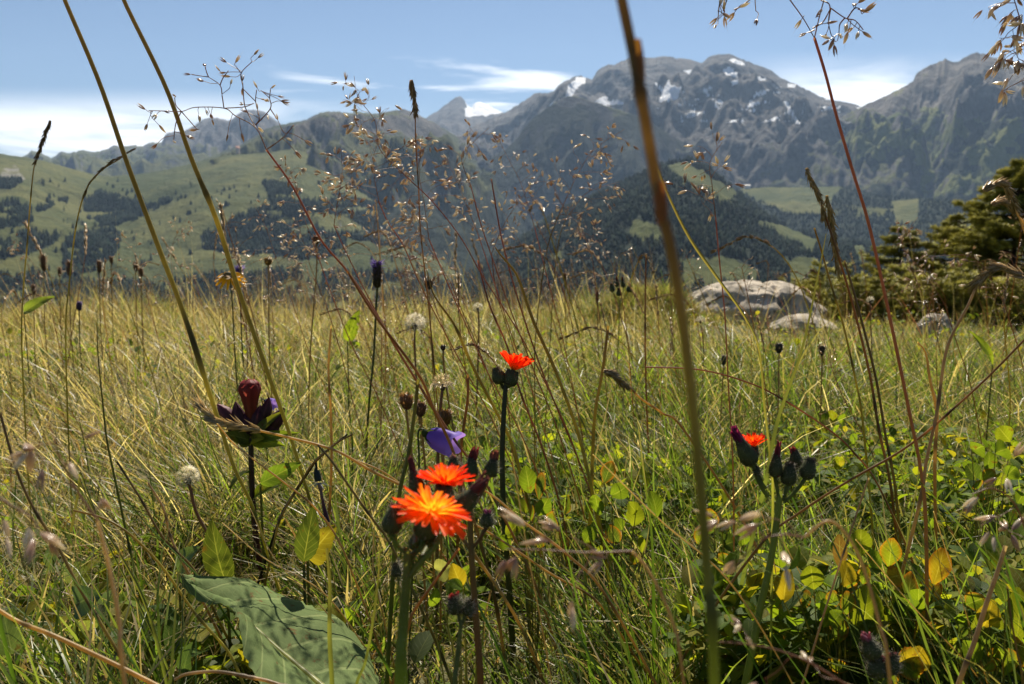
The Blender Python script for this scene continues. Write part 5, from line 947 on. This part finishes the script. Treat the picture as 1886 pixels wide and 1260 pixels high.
HG = [ # label, axis, stem, d, L, nb, col
 ("hair grass in the left centre with its pale panicle top above the skyline", [(745, 322), (700, 275), (690, 222), (660, 180), (652, 140)], [(800, 375), (850, 440), (890, 510), (960, 620), (1035, 770), (1085, 900), (1110, 980)], .60, 92, 15, 'red', 5),
 ("hair grass with a dense gold panicle over the green mountain ridge", [(790, 440), (782, 380), (772, 315), (778, 250)], [(815, 500), (850, 580), (900, 690), (960, 800)], .62, 84, 17, 'red', 5),
 ("hair grass left of the gold one with a tight panicle over the forest", [(615, 415), (622, 370), (630, 322), (628, 275)], [(640, 470), (680, 550), (730, 640), (800, 760), (850, 850)], .66, 74, 16, 'red', 5),
 ("hair grass with a drooping panicle between the gold one and the tight one", [(698, 372), (690, 330), (688, 290), (700, 255)], [(715, 410), (742, 450), (768, 510), (792, 560), (850, 670), (910, 780)], .64, 78, 14, 'red', 4),
 ("hair grass with a forked thin top in front of the pale scree slope", [(868, 345), (850, 290), (872, 262), (900, 236)], [(885, 410), (905, 470), (940, 570), (990, 700), (1030, 800)], .62, 64, 9, 'red', 3),
 ("hair grass with scattered bright spikelets in front of the dark pyramid mountain", [(905, 468), (925, 420), (955, 372), (1000, 318)], [(915, 540), (945, 640), (970, 740)], .80, 62, 15, 'red', 4),
 ("hair grass leaning right with its panicle left of the blurred green stalk", [(1030, 395), (1062, 325), (1095, 275), (1150, 238)], [(1010, 450), (995, 540), (985, 640), (985, 720)], .70, 74, 15, 'dark', 4),
 ("small hair grass whose panicle crosses the left flank of the spruce hill", [(1042, 405), (1075, 360), (1105, 345), (1140, 335)], [(1030, 440), (1020, 520), (1015, 600)], .85, 60, 10, 'dark', 4),
 ("hair grass right of the blurred stalk with few drooping spikelets", [(1318, 400), (1312, 345), (1308, 300), (1330, 262)], [(1325, 480), (1335, 580), (1342, 720), (1350, 860)], .52, 74, 9, 'red', 3),
 ("short hair grass under the gold panicle in front of the valley forest", [(830, 520), (800, 470), (770, 430), (745, 380)], [(850, 570), (880, 640), (910, 720)], .75, 66, 14, 'red', 4),
 ("hair grass with a loose sparkling panicle in front of the left pastures", [(470, 640), (445, 565), (425, 500), (432, 440)], [(490, 700), (510, 780)], 1.0, 56, 14, 'brown', 4),
 ("hair grass behind the tall green stalks with a small bright panicle", [(330, 560), (318, 510), (318, 450), (345, 400)], [(350, 640), (365, 720)], 1.1, 54, 12, 'brown', 4),
 ("hair grass with a wide thin panicle in front of the slender young spruce", [(1740, 560), (1700, 500), (1660, 450), (1690, 400)], [(1765, 640), (1790, 720)], .80, 66, 12, 'brown', 4),
 ("hair grass with a sideways panicle in front of the tall dense spruce", [(1850, 560), (1800, 480), (1745, 470), (1690, 480)], [(1880, 660), (1900, 760)], .75, 52, 10, 'brown', 3),
 ("low hair grass among the stalks below the dark pyramid mountain", [(1010, 560), (985, 500), (960, 450), (940, 420)], [(1030, 630), (1050, 700)], .95, 56, 12, 'red', 4),
 ("hair grass with a lean panicle above the shaggy hummock", [(1140, 520), (1120, 470), (1095, 440), (1060, 420)], [(1150, 580), (1158, 650)], .95, 50, 10, 'red', 4),
 ("hair grass with a reddish stalk left of the withered harebell", [(600, 560), (575, 500), (560, 450), (545, 400)], [(625, 640), (650, 740), (680, 840)], .85, 62, 13, 'red', 4),
 ("hair grass at the left edge with a faint small panicle", [(90, 560), (70, 500), (40, 460), (20, 440)], [(110, 640), (125, 720)], 1.2, 46, 9, 'brown', 3),
 ("hair grass between the two tall green stalks with a sparse panicle", [(270, 540), (260, 490), (240, 455), (215, 430)], [(290, 620), (310, 700)], 1.25, 46, 9, 'brown', 3)]
HG += [("hair grass with a fine glinting panicle between the left hair grass and the tight one", [(585, 470), (560, 400), (540, 330), (520, 290)], [(610, 540), (650, 640), (700, 740)], .78, 66, 13, 'red', 4),
 ("hair grass with a hazy fine panicle below the gold one", [(800, 560), (770, 490), (745, 440), (720, 400)], [(830, 640), (870, 730)], .88, 64, 14, 'red', 4),
 ("hair grass with a fine panicle right of the gold one over the green slope", [(880, 430), (860, 380), (840, 330), (820, 290)], [(910, 520), (950, 640), (980, 720)], .74, 62, 13, 'red', 4),
 ("hair grass with a thin panicle on the pale scree below the snow peak", [(985, 420), (960, 340), (935, 290), (915, 250)], [(1010, 520), (1040, 640)], .80, 60, 11, 'red', 4),
 ("hair grass with a fine panicle in front of the left forest patches", [(540, 560), (510, 480), (490, 420), (470, 380)], [(570, 650), (610, 740)], .92, 58, 13, 'brown', 4),
 ("hair grass with a faint panicle low between the pyramid mountain and the spruce hill", [(1090, 470), (1070, 420), (1045, 390), (1020, 350)], [(1100, 550), (1110, 640)], .92, 58, 11, 'red', 4),
 ("low hair grass glinting above the far edge left of the violet-topped spike", [(680, 600), (655, 540), (640, 500), (620, 470)], [(700, 670), (715, 730)], 1.05, 54, 13, 'brown', 4),
 ("low hair grass glinting above the far edge right of the violet-topped spike", [(790, 610), (775, 560), (760, 520), (735, 500)], [(800, 680), (812, 740)], 1.1, 52, 12, 'brown', 4)]
for i, (lab, axis, stem, d, L, nb, c, ns) in enumerate(HG): hair_grass(lab, axis, stem, d, L, nb, 20+i, c, .00040, .0056, .28, ns)
hair_grass("tall hair grass at the top right whose panicle hangs over the saddle", [(1500, 70), (1507, 40), (1512, 0), (1530, -50)], [(1520, 135), (1541, 215), (1572, 320), (1602, 420), (1640, 590), (1675, 760), (1695, 860), (1705, 960)], .42, 0, 0, 50, 'red', .0007, .0062, traced=(
    [[(1500, 70), (1512, 20), (1530, -40)], [(1497, 52), (1516, 40), (1530, 15)], [(1530, 15), (1556, 33), (1575, 38), (1590, 55)], [(1530, 15), (1526, 40), (1530, 62)], [(1556, 33), (1547, 45), (1545, 62)], [(1512, 0), (1528, 10), (1526, 42)], [(1560, 35), (1575, 15), (1590, 20)], [(1455, 0), (1480, 35), (1500, 70)], [(1500, 55), (1490, 60)], [(1455, 0), (1440, -40)], [(1440, -40), (1410, -30), (1395, -12)], [(1395, -12), (1370, 8), (1352, 18)], [(1395, -12), (1340, -5), (1332, 20)], [(1340, -5), (1326, 5), (1322, 40)], [(1390, -10), (1392, 20)], [(1340, -5), (1335, 12)]],
    [(1476, 36), (1485, 61), (1503, 31), (1521, 43), (1522, 62), (1530, 72), (1537, 70), (1536, 82), (1548, 66), (1560, 44), (1572, 50), (1581, 58), (1588, 58), (1562, 58), (1572, 10), (1580, 6), (1592, 22), (1583, 18), (1527, 74), (1326, 9), (1334, 18), (1334, 30), (1321, 33), (1319, 47), (1353, 23), (1394, 35), (1330, 24), (1362, 14)]))
hair_grass("hair grass in the upper right corner with many dark hanging spikelets", [(1905, 150), (1893, 90), (1880, 40), (1862, -20)], [(1920, 300), (1935, 500), (1950, 750)], .42, 110, 16, 52, 'red', .0006, .0064, .75, 5)
# blurred panicles close to the camera
hair_grass("blurred pale panicle very near, reaching left across the lower centre", [(1165, 1015), (1085, 1018), (1000, 1013), (930, 1012)], [(1200, 1060), (1240, 1150), (1260, 1262)], .20, 150, 4, 61, 'grey', .00035, .0056, .4, 2, spread=1.0)
hair_grass("blurred pinkish panicle very near at lower right centre", [(1480, 990), (1440, 985), (1395, 1000), (1345, 1060)], [(1530, 960), (1580, 1020), (1620, 1150), (1640, 1262)], .20, 120, 4, 62, 'grey', .00035, .0056, .5, 2, spread=1.0)
hair_grass("blurred panicle very near at the bottom below the green stalk", [(1560, 1262), (1480, 1215), (1400, 1190), (1300, 1180)], [(1640, 1290), (1700, 1330)], .20, 110, 3, 63, 'grey', .00035, .0056, .3, 2, spread=1.0)
hair_grass("blurred pinkish panicle very near at the left edge", [(180, 960), (140, 900), (110, 840), (90, 780)], [(200, 1040), (220, 1150), (230, 1262)], .19, 130, 4, 64, 'grey', .0004, .0054, .6, 2, spread=.9)
hair_grass("blurred drooping panicle at the far left below the pinkish one", [(-30, 900), (20, 930), (60, 955), (100, 1000)], [(-80, 1000), (-90, 1262)], .18, 110, 3, 65, 'grey', .0004, .0054, .8, 2, spread=.9)
hair_grass("blurred small panicle near the right edge with few pale spikelets", [(1900, 1010), (1870, 930), (1830, 900), (1790, 910)], [(1920, 1100), (1930, 1262)], .26, 100, 4, 66, 'grey', .0004, .006, .4, 3)

# ------------------------------------------------------------------ single grass stalks, each with its own bearing
def seed_head(mb, pts, w, rng, col=(.48, .35, .18), L=.005, n=46):
    p = spline(pts, 40); t, a, b = frames(p); k = rng.integers(0, 40, n); an = rng.uniform(0, 6.3, n); rad = np.cos(an)[:, None]*a[k]+np.sin(an)[:, None]*b[k]
    for q in range(3):
        spikes(mb, p[k]+rad*w*.25*q, t[k]*1.1+rad*(.14+.12*q)+rng.normal(0, .15, (n, 3)), L*rng.uniform(.7, 1.2, n), L*.13, np.array(col)*rng.uniform(.55, 1.35, (n, 1)))
    return p
def stalk(label, pts, d, wpx, col, seed, head=None, cat="grass stalk", name="grass_stalk", flat=False, root_it=True, hcol=(.50, .37, .19), hw=.0016, hL=.005, wt=None, nodes=(), grp="single tall grass stalks"):
    rng = np.random.default_rng(seed); q = px_line(pts, d); q = rooted(q) if root_it else q; r = S(wpx, d)/2
    root = thing(name, q[-1], label, cat, grp); mb = MB(); c0 = np.array(STEMC[col]); u = np.linspace(0, 1, 48); c = np.stack([np.interp(u, np.linspace(0, 1, len(c0)), c0[:, k]) for k in range(3)], 1)
    c = c*(1+.35*fbm(u*9+seed, u*0, 3, seed)[:, None]); kn = np.zeros(48)
    for q_ in range(2): i_ = int(rng.integers(8, 44)); kn[i_] = .28; c[i_-1:i_+1] *= .55; c[i_+1:i_+4] *= 1.3
    if len(q) > 3 and not nodes: q = [q[0]]+[Vector(v)+Vector(rng.normal(0, 1, 3))*r*.55 for v in q[1:-1]]+[q[-1]]
    if flat: blade(mb, q, np.array([.3, .8, 1.0, 1.0])*r*2.2 if wt is None else np.array(wt)*r*2, c, 44, fold=.35)
    else: w_ = np.array([.75, .9, 1.0, 1.1] if wt is None else wt); tube(mb, q, np.interp(u, np.linspace(0, 1, len(w_)), w_)*r*(1+kn), c, 8, 48)
    mb.build("blade" if flat else "culm", M_BLADE if flat else M_STEM, root)
    for i, (x, y, nc) in enumerate(nodes):
        m2 = MB(); dd = dirn(-6); lathe(m2, P(x, y, d)-dd*r*3, dd, [(0, r*.85), (r*2.0, r*1.0), (r*4, r*1.02), (r*6, r*.85)], nc, 10); m2.build("flare_node", M_STEM, root)
    if head: m2 = MB(); hp = px_line(head, d); seed_head(m2, hp, hw, rng, hcol, hL, 60); tube(m2, hp, .0004, (.3, .22, .1), 4, 16); m2.build("seed_head", M_SEED, root)
    return root
stalk("thick olive stalk, leftmost of the two crossing the sky at the left", [(96, -60), (118, 0), (180, 150), (232, 300), (290, 450), (340, 580), (392, 740), (432, 860), (462, 930)], .58, 9, 'olive', 1, wt=[.8, .9, 1.0, .9, .6, .35])
stalk("thick olive stalk, second of the two crossing the sky at the left", [(206, -60), (232, 0), (300, 160), (350, 290), (395, 400), (440, 530), (490, 680), (535, 800), (570, 920)], .60, 9, 'olive', 2, wt=[.8, .9, 1.0, .9, .6, .35])
stalk("broad blurred green stalk with brown top very close to the camera", [(1128, -80), (1145, 0), (1168, 110), (1188, 220), (1215, 370), (1240, 480), (1265, 650), (1286, 850), (1302, 1050), (1316, 1262)], .135, 25, 'near', 3, wt=[.8, .85, .75, .8], nodes=[(1174, 112, (.24, .12, .03)), (1217, 374, (.34, .13, .02))])  # orange joint colours carry two painted lens-flare spots
stalk("twisted yellow-brown leaf blade crossing from the blurred stalk down past the pale boulder", [(1190, 245), (1222, 335), (1270, 430), (1322, 512), (1372, 582), (1397, 645), (1412, 740), (1420, 830), (1424, 900)], .42, 6, 'olive', 4, flat=True, wt=[.7, 1.1, .7, 1.0, .8])
stalk("straight green blade standing between the pale boulder and the right hawkweed", [(1522, 430), (1510, 510), (1476, 640), (1442, 760), (1424, 810), (1405, 900)], .46, 9, 'green', 5, flat=True, wt=[.15, .5, .9, 1, 1])
stalk("wiry brown stalk rising past the pasture shelf with a narrow straw head", [(1512, 372), (1540, 470), (1572, 570), (1600, 690), (1618, 790), (1640, 900)], .55, 5, 'brown', 6, [(1484, 310), (1500, 345), (1512, 372), (1520, 410)])
stalk("slim dark green stalk with a pointed tip in front of the low spruce shrubs", [(1555, 480), (1570, 530), (1592, 610), (1612, 700), (1630, 800), (1650, 900)], .58, 5, 'dark', 7)
stalk("grey-straw stalk bowing over at the right edge with a nodding head", [(1800, 520), (1785, 560), (1748, 640), (1725, 760), (1705, 850), (1690, 930)], .45, 6, 'grey', 8, [(1886, 512), (1856, 494), (1835, 494), (1815, 505), (1798, 522)], hw=.0022, hL=.007)
stalk("arching stalk with a dry drooping head in front of the tall dense spruce", [(1868, 380), (1886, 430), (1905, 520), (1925, 640), (1940, 760)], .50, 4, 'straw', 9, [(1812, 352), (1830, 340), (1850, 342), (1868, 378)], hw=.002, hL=.006)
stalk("short pale drooping head below the arching one at the right edge", [(1868, 390), (1890, 420), (1910, 500), (1925, 620)], .52, 4, 'straw', 10, [(1826, 376), (1846, 372), (1868, 388)], hw=.002, hL=.006)
stalk("long dark-to-orange stem slanting up to the right edge", [(1900, 612), (1825, 688), (1762, 748), (1702, 798), (1640, 842), (1560, 888), (1470, 945), (1400, 1000)], .45, 5, 'brown', 11)
stalk("thin red stem arching sideways over the grass on the right", [(1190, 676), (1290, 682), (1382, 706), (1452, 742), (1530, 792), (1572, 835), (1620, 900)], .50, 3.4, 'red', 12)
stalk("straw stalk leaning left with a bare pointed tip right of the orange upturned flower", [(912, 455), (928, 470), (950, 512), (982, 592), (1022, 682), (1062, 792), (1085, 880), (1100, 950)], .56, 7, 'olive', 13, wt=[.3, .9, 1, .9])
stalk("olive stalk slanting behind the orange upturned flower toward the violet harebell", [(785, 495), (802, 540), (838, 600), (868, 670), (905, 750), (940, 820), (965, 890)], .60, 6, 'olive', 14, wt=[.2, 1, 1, .9])
stalk("bent dark stalk passing above the violet harebell with a kinked joint", [(640, 500), (690, 580), (770, 690), (800, 760), (830, 820), (850, 880)], .47, 6, 'brown', 15)
stalk("short stiff green stalk left of the violet harebell", [(770, 700), (762, 760), (748, 840), (738, 900), (728, 990)], .44, 8, 'green', 16)
stalk("straw stem slanting from the gentian to the second hawkweed with a bristly left end", [(425, 783), (480, 792), (540, 806), (620, 830), (690, 866), (760, 905), (800, 930)], .46, 5.5, 'straw', 17, [(480, 792), (430, 783), (400, 775), (372, 750)], hw=.0016, hL=.008, hcol=(.6, .45, .2))
stalk("orange-yellow thin stem dropping right from the gentian's bristly straw", [(400, 780), (430, 815), (470, 850), (520, 890), (580, 935), (620, 990), (650, 1060)], .45, 3.5, 'straw', 18)
stalk("dark wiry stem rising from lower centre to the harebell's left", [(650, 800), (620, 815), (580, 850), (560, 880), (520, 950), (505, 1000)], .52, 4, 'dark', 19)
stalk("brown stem crossing down right from the withered harebell to the large hawkweed", [(585, 820), (610, 852), (650, 905), (690, 960), (712, 990), (740, 1040)], .42, 5, 'dark', 20)
stalk("pale bright straw lying slanted behind the large orange hawkweed", [(640, 842), (700, 868), (760, 905), (810, 930), (870, 962), (930, 1000), (1010, 1055), (1100, 1110)], .48, 4, 'straw', 21)
stalk("golden straw slanting right from the second hawkweed's buds", [(880, 895), (920, 920), (960, 960), (1005, 990), (1050, 1030), (1110, 1090)], .40, 5, 'straw', 22)
stalk("wavy straw and purple stem at the bottom left corner", [(-30, 1105), (30, 1138), (100, 1170), (200, 1222), (290, 1262), (340, 1290)], .32, 9, 'straw', 23)
stalk("thick brown dead stem curving at the bottom left of the large leaf", [(322, 1252), (345, 1240), (400, 1238), (460, 1246), (510, 1262), (560, 1290)], .34, 7, 'grey', 24)
stalk("long dark green blade slanting down through the lower left", [(0, 760), (30, 860), (62, 940), (105, 1010), (150, 1090), (210, 1190), (250, 1262)], .40, 6, 'dark', 25)
stalk("second long blade slanting down through the lower left, olive and thinner", [(140, 870), (180, 950), (230, 1040), (265, 1110), (290, 1190), (310, 1270)], .42, 6, 'green', 26, flat=True, wt=[.3, .8, 1, 1])
stalk("folded green blade bent at its tip in the lower left grass", [(130, 980), (142, 905), (146, 872), (160, 905), (200, 1000), (250, 1100), (300, 1210)], .43, 5, 'green', 27, flat=True, wt=[.9, .8, .6, .8, 1])
stalk("thin upright green blade with a dark tip left of the gentian", [(178, 595), (181, 660), (188, 740), (198, 810), (210, 880), (235, 990), (250, 1060)], .55, 4.5, 'green', 28, wt=[.3, .8, 1, 1])
stalk("purple-brown stalk slanting behind the white seed clock", [(215, 850), (260, 920), (300, 990), (350, 1040), (375, 1080)], .50, 5, 'dark', 29)
stalk("reddish weathered stem left of the large leaf's tip", [(272, 888), (300, 935), (312, 985), (330, 1030), (350, 1062)], .50, 5, 'grey', 30)
stalk("orange-tinged grass stem curving through the lower left", [(135, 940), (185, 952), (225, 975), (262, 1005), (300, 1050), (360, 1130), (420, 1200), (450, 1262)], .40, 5, 'olive', 31)
stalk("broad green blade standing in front of the large leaf", [(602, 1010), (606, 1080), (610, 1170), (612, 1262), (612, 1290)], .33, 9, 'green', 32, flat=True, wt=[.5, .9, 1, 1])
stalk("tall green blade in front of the large hawkweed's stem on its left", [(700, 980), (698, 1060), (690, 1140), (672, 1220), (655, 1275)], .33, 6, 'green', 33, flat=True, wt=[.2, .8, 1, 1])
stalk("dark brown bent stem in front of the second hawkweed's stalk", [(846, 1010), (820, 1050), (790, 1085), (762, 1125), (750, 1160)], .36, 6, 'brown', 34)
stalk("wiry brown stalk with seedy tip in front of the pale sky left of the ridge", [(66, 295), (60, 320), (54, 380), (50, 450), (44, 540), (40, 640)], .70, 2.6, 'olive', 35, [(92, 222), (84, 245), (76, 268), (66, 297)], hcol=(.26, .18, .11), hw=.0007, hL=.0055)
stalk("arching brown grass head bending right at the left between pasture and sky", [(222, 292), (190, 312), (160, 345), (146, 390), (136, 440), (128, 520), (122, 620)], .70, 2.6, 'olive', 36, [(250, 274), (228, 286), (200, 302), (170, 330), (155, 360)], hcol=(.28, .19, .11), hw=.0005, hL=.004)
stalk("upright narrow brown spike standing out against the sky in the centre left", [(765, 205), (766, 260), (770, 340), (776, 430), (790, 560), (800, 680)], .60, 2.6, 'brown', 37, [(757, 148), (760, 165), (763, 182), (765, 208)], hcol=(.46, .32, .20), hw=.0013, hL=.006)
stalk("slender stem hung with narrow golden spikelets left of the wiry brown stalk", [(1500, 420), (1515, 470), (1530, 520), (1552, 600), (1575, 700), (1590, 780)], .56, 4, 'olive', 38, [(1524, 360), (1530, 400), (1536, 440), (1545, 500)], hw=.0010, hL=.008)
stalk("gold stem with a forked tip leaning over the red arching stem", [(1690, 630), (1705, 650), (1715, 700), (1722, 760), (1722, 830), (1726, 900)], .50, 6, 'straw', 39, wt=[.4, .9, 1, .9])
stalk("weathered grey stalk with peeling tip in the lower right corner", [(1852, 1005), (1840, 1050), (1818, 1110), (1790, 1180), (1765, 1262)], .34, 9, 'grey', 40)
stalk("thin dark upright stem at lower right beside the tall glowing leaf", [(1855, 1080), (1862, 1140), (1875, 1200), (1885, 1262)], .34, 4, 'dark', 41)
stalk("grey straw stem leaning right through the orange-edged leaves", [(1600, 880), (1575, 960), (1545, 1050), (1515, 1140), (1490, 1220), (1470, 1280)], .38, 4, 'grey', 42)
stalk("straight tall green blade between the leafy plants at right", [(1690, 800), (1690, 880), (1678, 980), (1665, 1060), (1655, 1130)], .48, 5, 'green', 43, flat=True, wt=[.2, .8, 1, 1])
stalk("straw stem rising left of the large hawkweed from the gentian side", [(610, 600), (605, 680), (608, 760), (612, 850), (606, 930)], .62, 5, 'straw', 44)
stalk("brown stem with small knots in the centre behind the ragged seed head", [(862, 690), (862, 740), (850, 820), (846, 900)], .62, 6, 'brown', 45)
stalk("green stalk in the centre leaning left from the grass beside the upturned flower", [(1120, 600), (1108, 680), (1098, 760), (1092, 850), (1088, 930)], .62, 7, 'olive', 46)
stalk("dark upright stem with a nearly straight top right of the centre", [(1190, 470), (1188, 560), (1190, 660), (1192, 760), (1196, 860)], .85, 3.6, 'brown', 47)
stalk("pale straw stalk with peeling golden spikelets right of the green leaning one", [(1128, 690), (1155, 712), (1180, 735), (1220, 762), (1262, 795)], .55, 4.5, 'straw', 48, [(1112, 684), (1128, 690), (1150, 710)], hw=.0015, hL=.007)
stalk("reddish stem leaning left over the meadow between the gold panicle and the upturned flower", [(880, 480), (900, 560), (935, 640), (960, 720), (1000, 830), (1030, 930)], .66, 4, 'red', 49)
stalk("pair-like reddish stem slightly right of the leaning one", [(905, 330), (925, 440), (955, 560), (1000, 690), (1060, 830), (1100, 940)], .70, 3.6, 'red', 50)

# slanting blades and stems of the foreground, one by one
rng = np.random.default_rng(321)
for k in range(46):
    x0 = rng.uniform(-20, 1900); y0 = rng.uniform(1040, 1300); d = rng.uniform(.33, .52); ln = rng.uniform(170, 420); a = math.radians(rng.normal(-24, 22)); cv = rng.normal(0, .35)
    if any(abs(x0-hx) < hw*.6 and d < hd for hx, hd, hw, hy in HEROES): continue
    top = (x0+math.sin(a)*ln, max(y0-math.cos(a)*ln, 835)); midp = ((x0+top[0])/2+cv*40, (y0+top[1])/2)
    green = rng.random() < .62
    q = px_line([top, midp, (x0, y0)], d); q = rooted(q); root = thing("green_grass_stalk" if green else "dry_grass_stalk", q[-1], "slender green grass blade slanting across the foreground" if green else "thin dry straw stem slanting across the foreground", "grass stalk", "green grass blades crossing the foreground" if green else "dry straw stems crossing the foreground")
    root['kind'] = 'thing'; mb = MB(); w = S(rng.uniform(4, 8), d); cc = (np.array([GC['lime'], GC['green'], GC['green']]) if green else np.array([GC['pale'], GC['straw'], GC['olive']]))*rng.uniform(.7, 1.2)
    if green: blade(mb, q, w*np.array([.12, .6, .95, 1, .9]), cc, 30, side=(math.cos(k), math.sin(k), .2)); mb.build("blade", M_BLADE, root)
    else: tube(mb, q, np.array([.3, .45, .5])*w*.55, cc, 6, 30); mb.build("culm", M_STEM, root)
# ------------------------------------------------------------------ more seeding stalks through the meadow, each an object, mesh shared per kind
def kinds():
    out = []
    for k in range(12):
        rng = np.random.default_rng(900+k); H = .30; lean = rng.uniform(.06, .35); typ = k % 3; pts = [(0, 0, 0), (-lean*.25*H, 0, H*.4), (-lean*.8*H, rng.normal(0, .01), H*.78)]
        if typ == 1: pts += [(-lean*H-.03, 0, H*.93), (-lean*H-.075, .01, H*.90)]
        else: pts += [(-lean*1.15*H, 0, H)]
        c = np.array([STEMC[q] for q in (('brown', 'olive', 'straw', 'red')[k % 4],)][0])[::-1]; mb = MB(); p = tube(mb, pts, [.0010, .0007, .0004], c, 5, 22); culm = mb.mesh("culm", M_STEM)
        mb = MB()
        if typ < 2: seed_head(mb, p[-7 if typ == 0 else -9:], .0020, rng, [(.5, .36, .18), (.42, .28, .13), (.6, .48, .28)][k % 3], .0065, 40)
        else:
            for q in range(26):
                i = int(rng.integers(12, 22)); dd = rng.normal(0, 1, 3)+[0, 0, .5]; dd /= np.linalg.norm(dd); l = .035*(1.2-(i-12)/12)*rng.uniform(.5, 1.2); e = p[i]+dd*l; tube(mb, [p[i], p[i]+dd*l*.5+[0, 0, .003], e], .00022, (.3, .17, .1), 3, 5)
                sp = e-p[i]; spikes(mb, [e, e], [sp+rng.normal(0, .2*l, 3), -sp], [.0045, .0018], .0010, np.array((.58, .44, .26))*rng.uniform(.6, 1.4))
        out.append((culm, mb.mesh("seed_head", M_SEED), typ))
    return out
KND = kinds(); rng = np.random.default_rng(77)
LBL = ["narrow dry grass spike standing in the meadow", "nodding dry grass head bending over the meadow", "airy dry grass panicle glinting over the meadow"]
for k in range(250):
    y = .75*(7.0/.75)**(rng.random()**.62); px = rng.uniform(-40, 1930); x = (px-CX)/FPX*y
    if 1240 < px < 1800 and y > 2.2 and rng.random() < .75: continue
    if any(abs(px-hx) < hw and y < hd+.1 for hx, hd, hw, hy in HEROES): continue
    culm, head, typ = KND[int(rng.integers(12))]; g = G(x, y); s = rng.uniform(.75, 1.35)*(.75 if y < 1.2 else 1)
    o = bpy.data.objects.new("seeding_grass", None); o.empty_display_size = .02; o.location = (x, y, g-.004); link(o)
    o.rotation_euler = (rng.normal(0, .10), rng.normal(-.04, .10), rng.normal(0, .8)); o.scale = (s, s, s); o['kind'] = 'thing'; tag(o, LBL[typ], "grass stalk", ["narrow grass spikes in the meadow", "nodding grass heads in the meadow", "airy grass panicles in the meadow"][typ])
    for n_, m_ in (("culm", culm), ("seed_head", head)): link(bpy.data.objects.new(n_, m_), o)
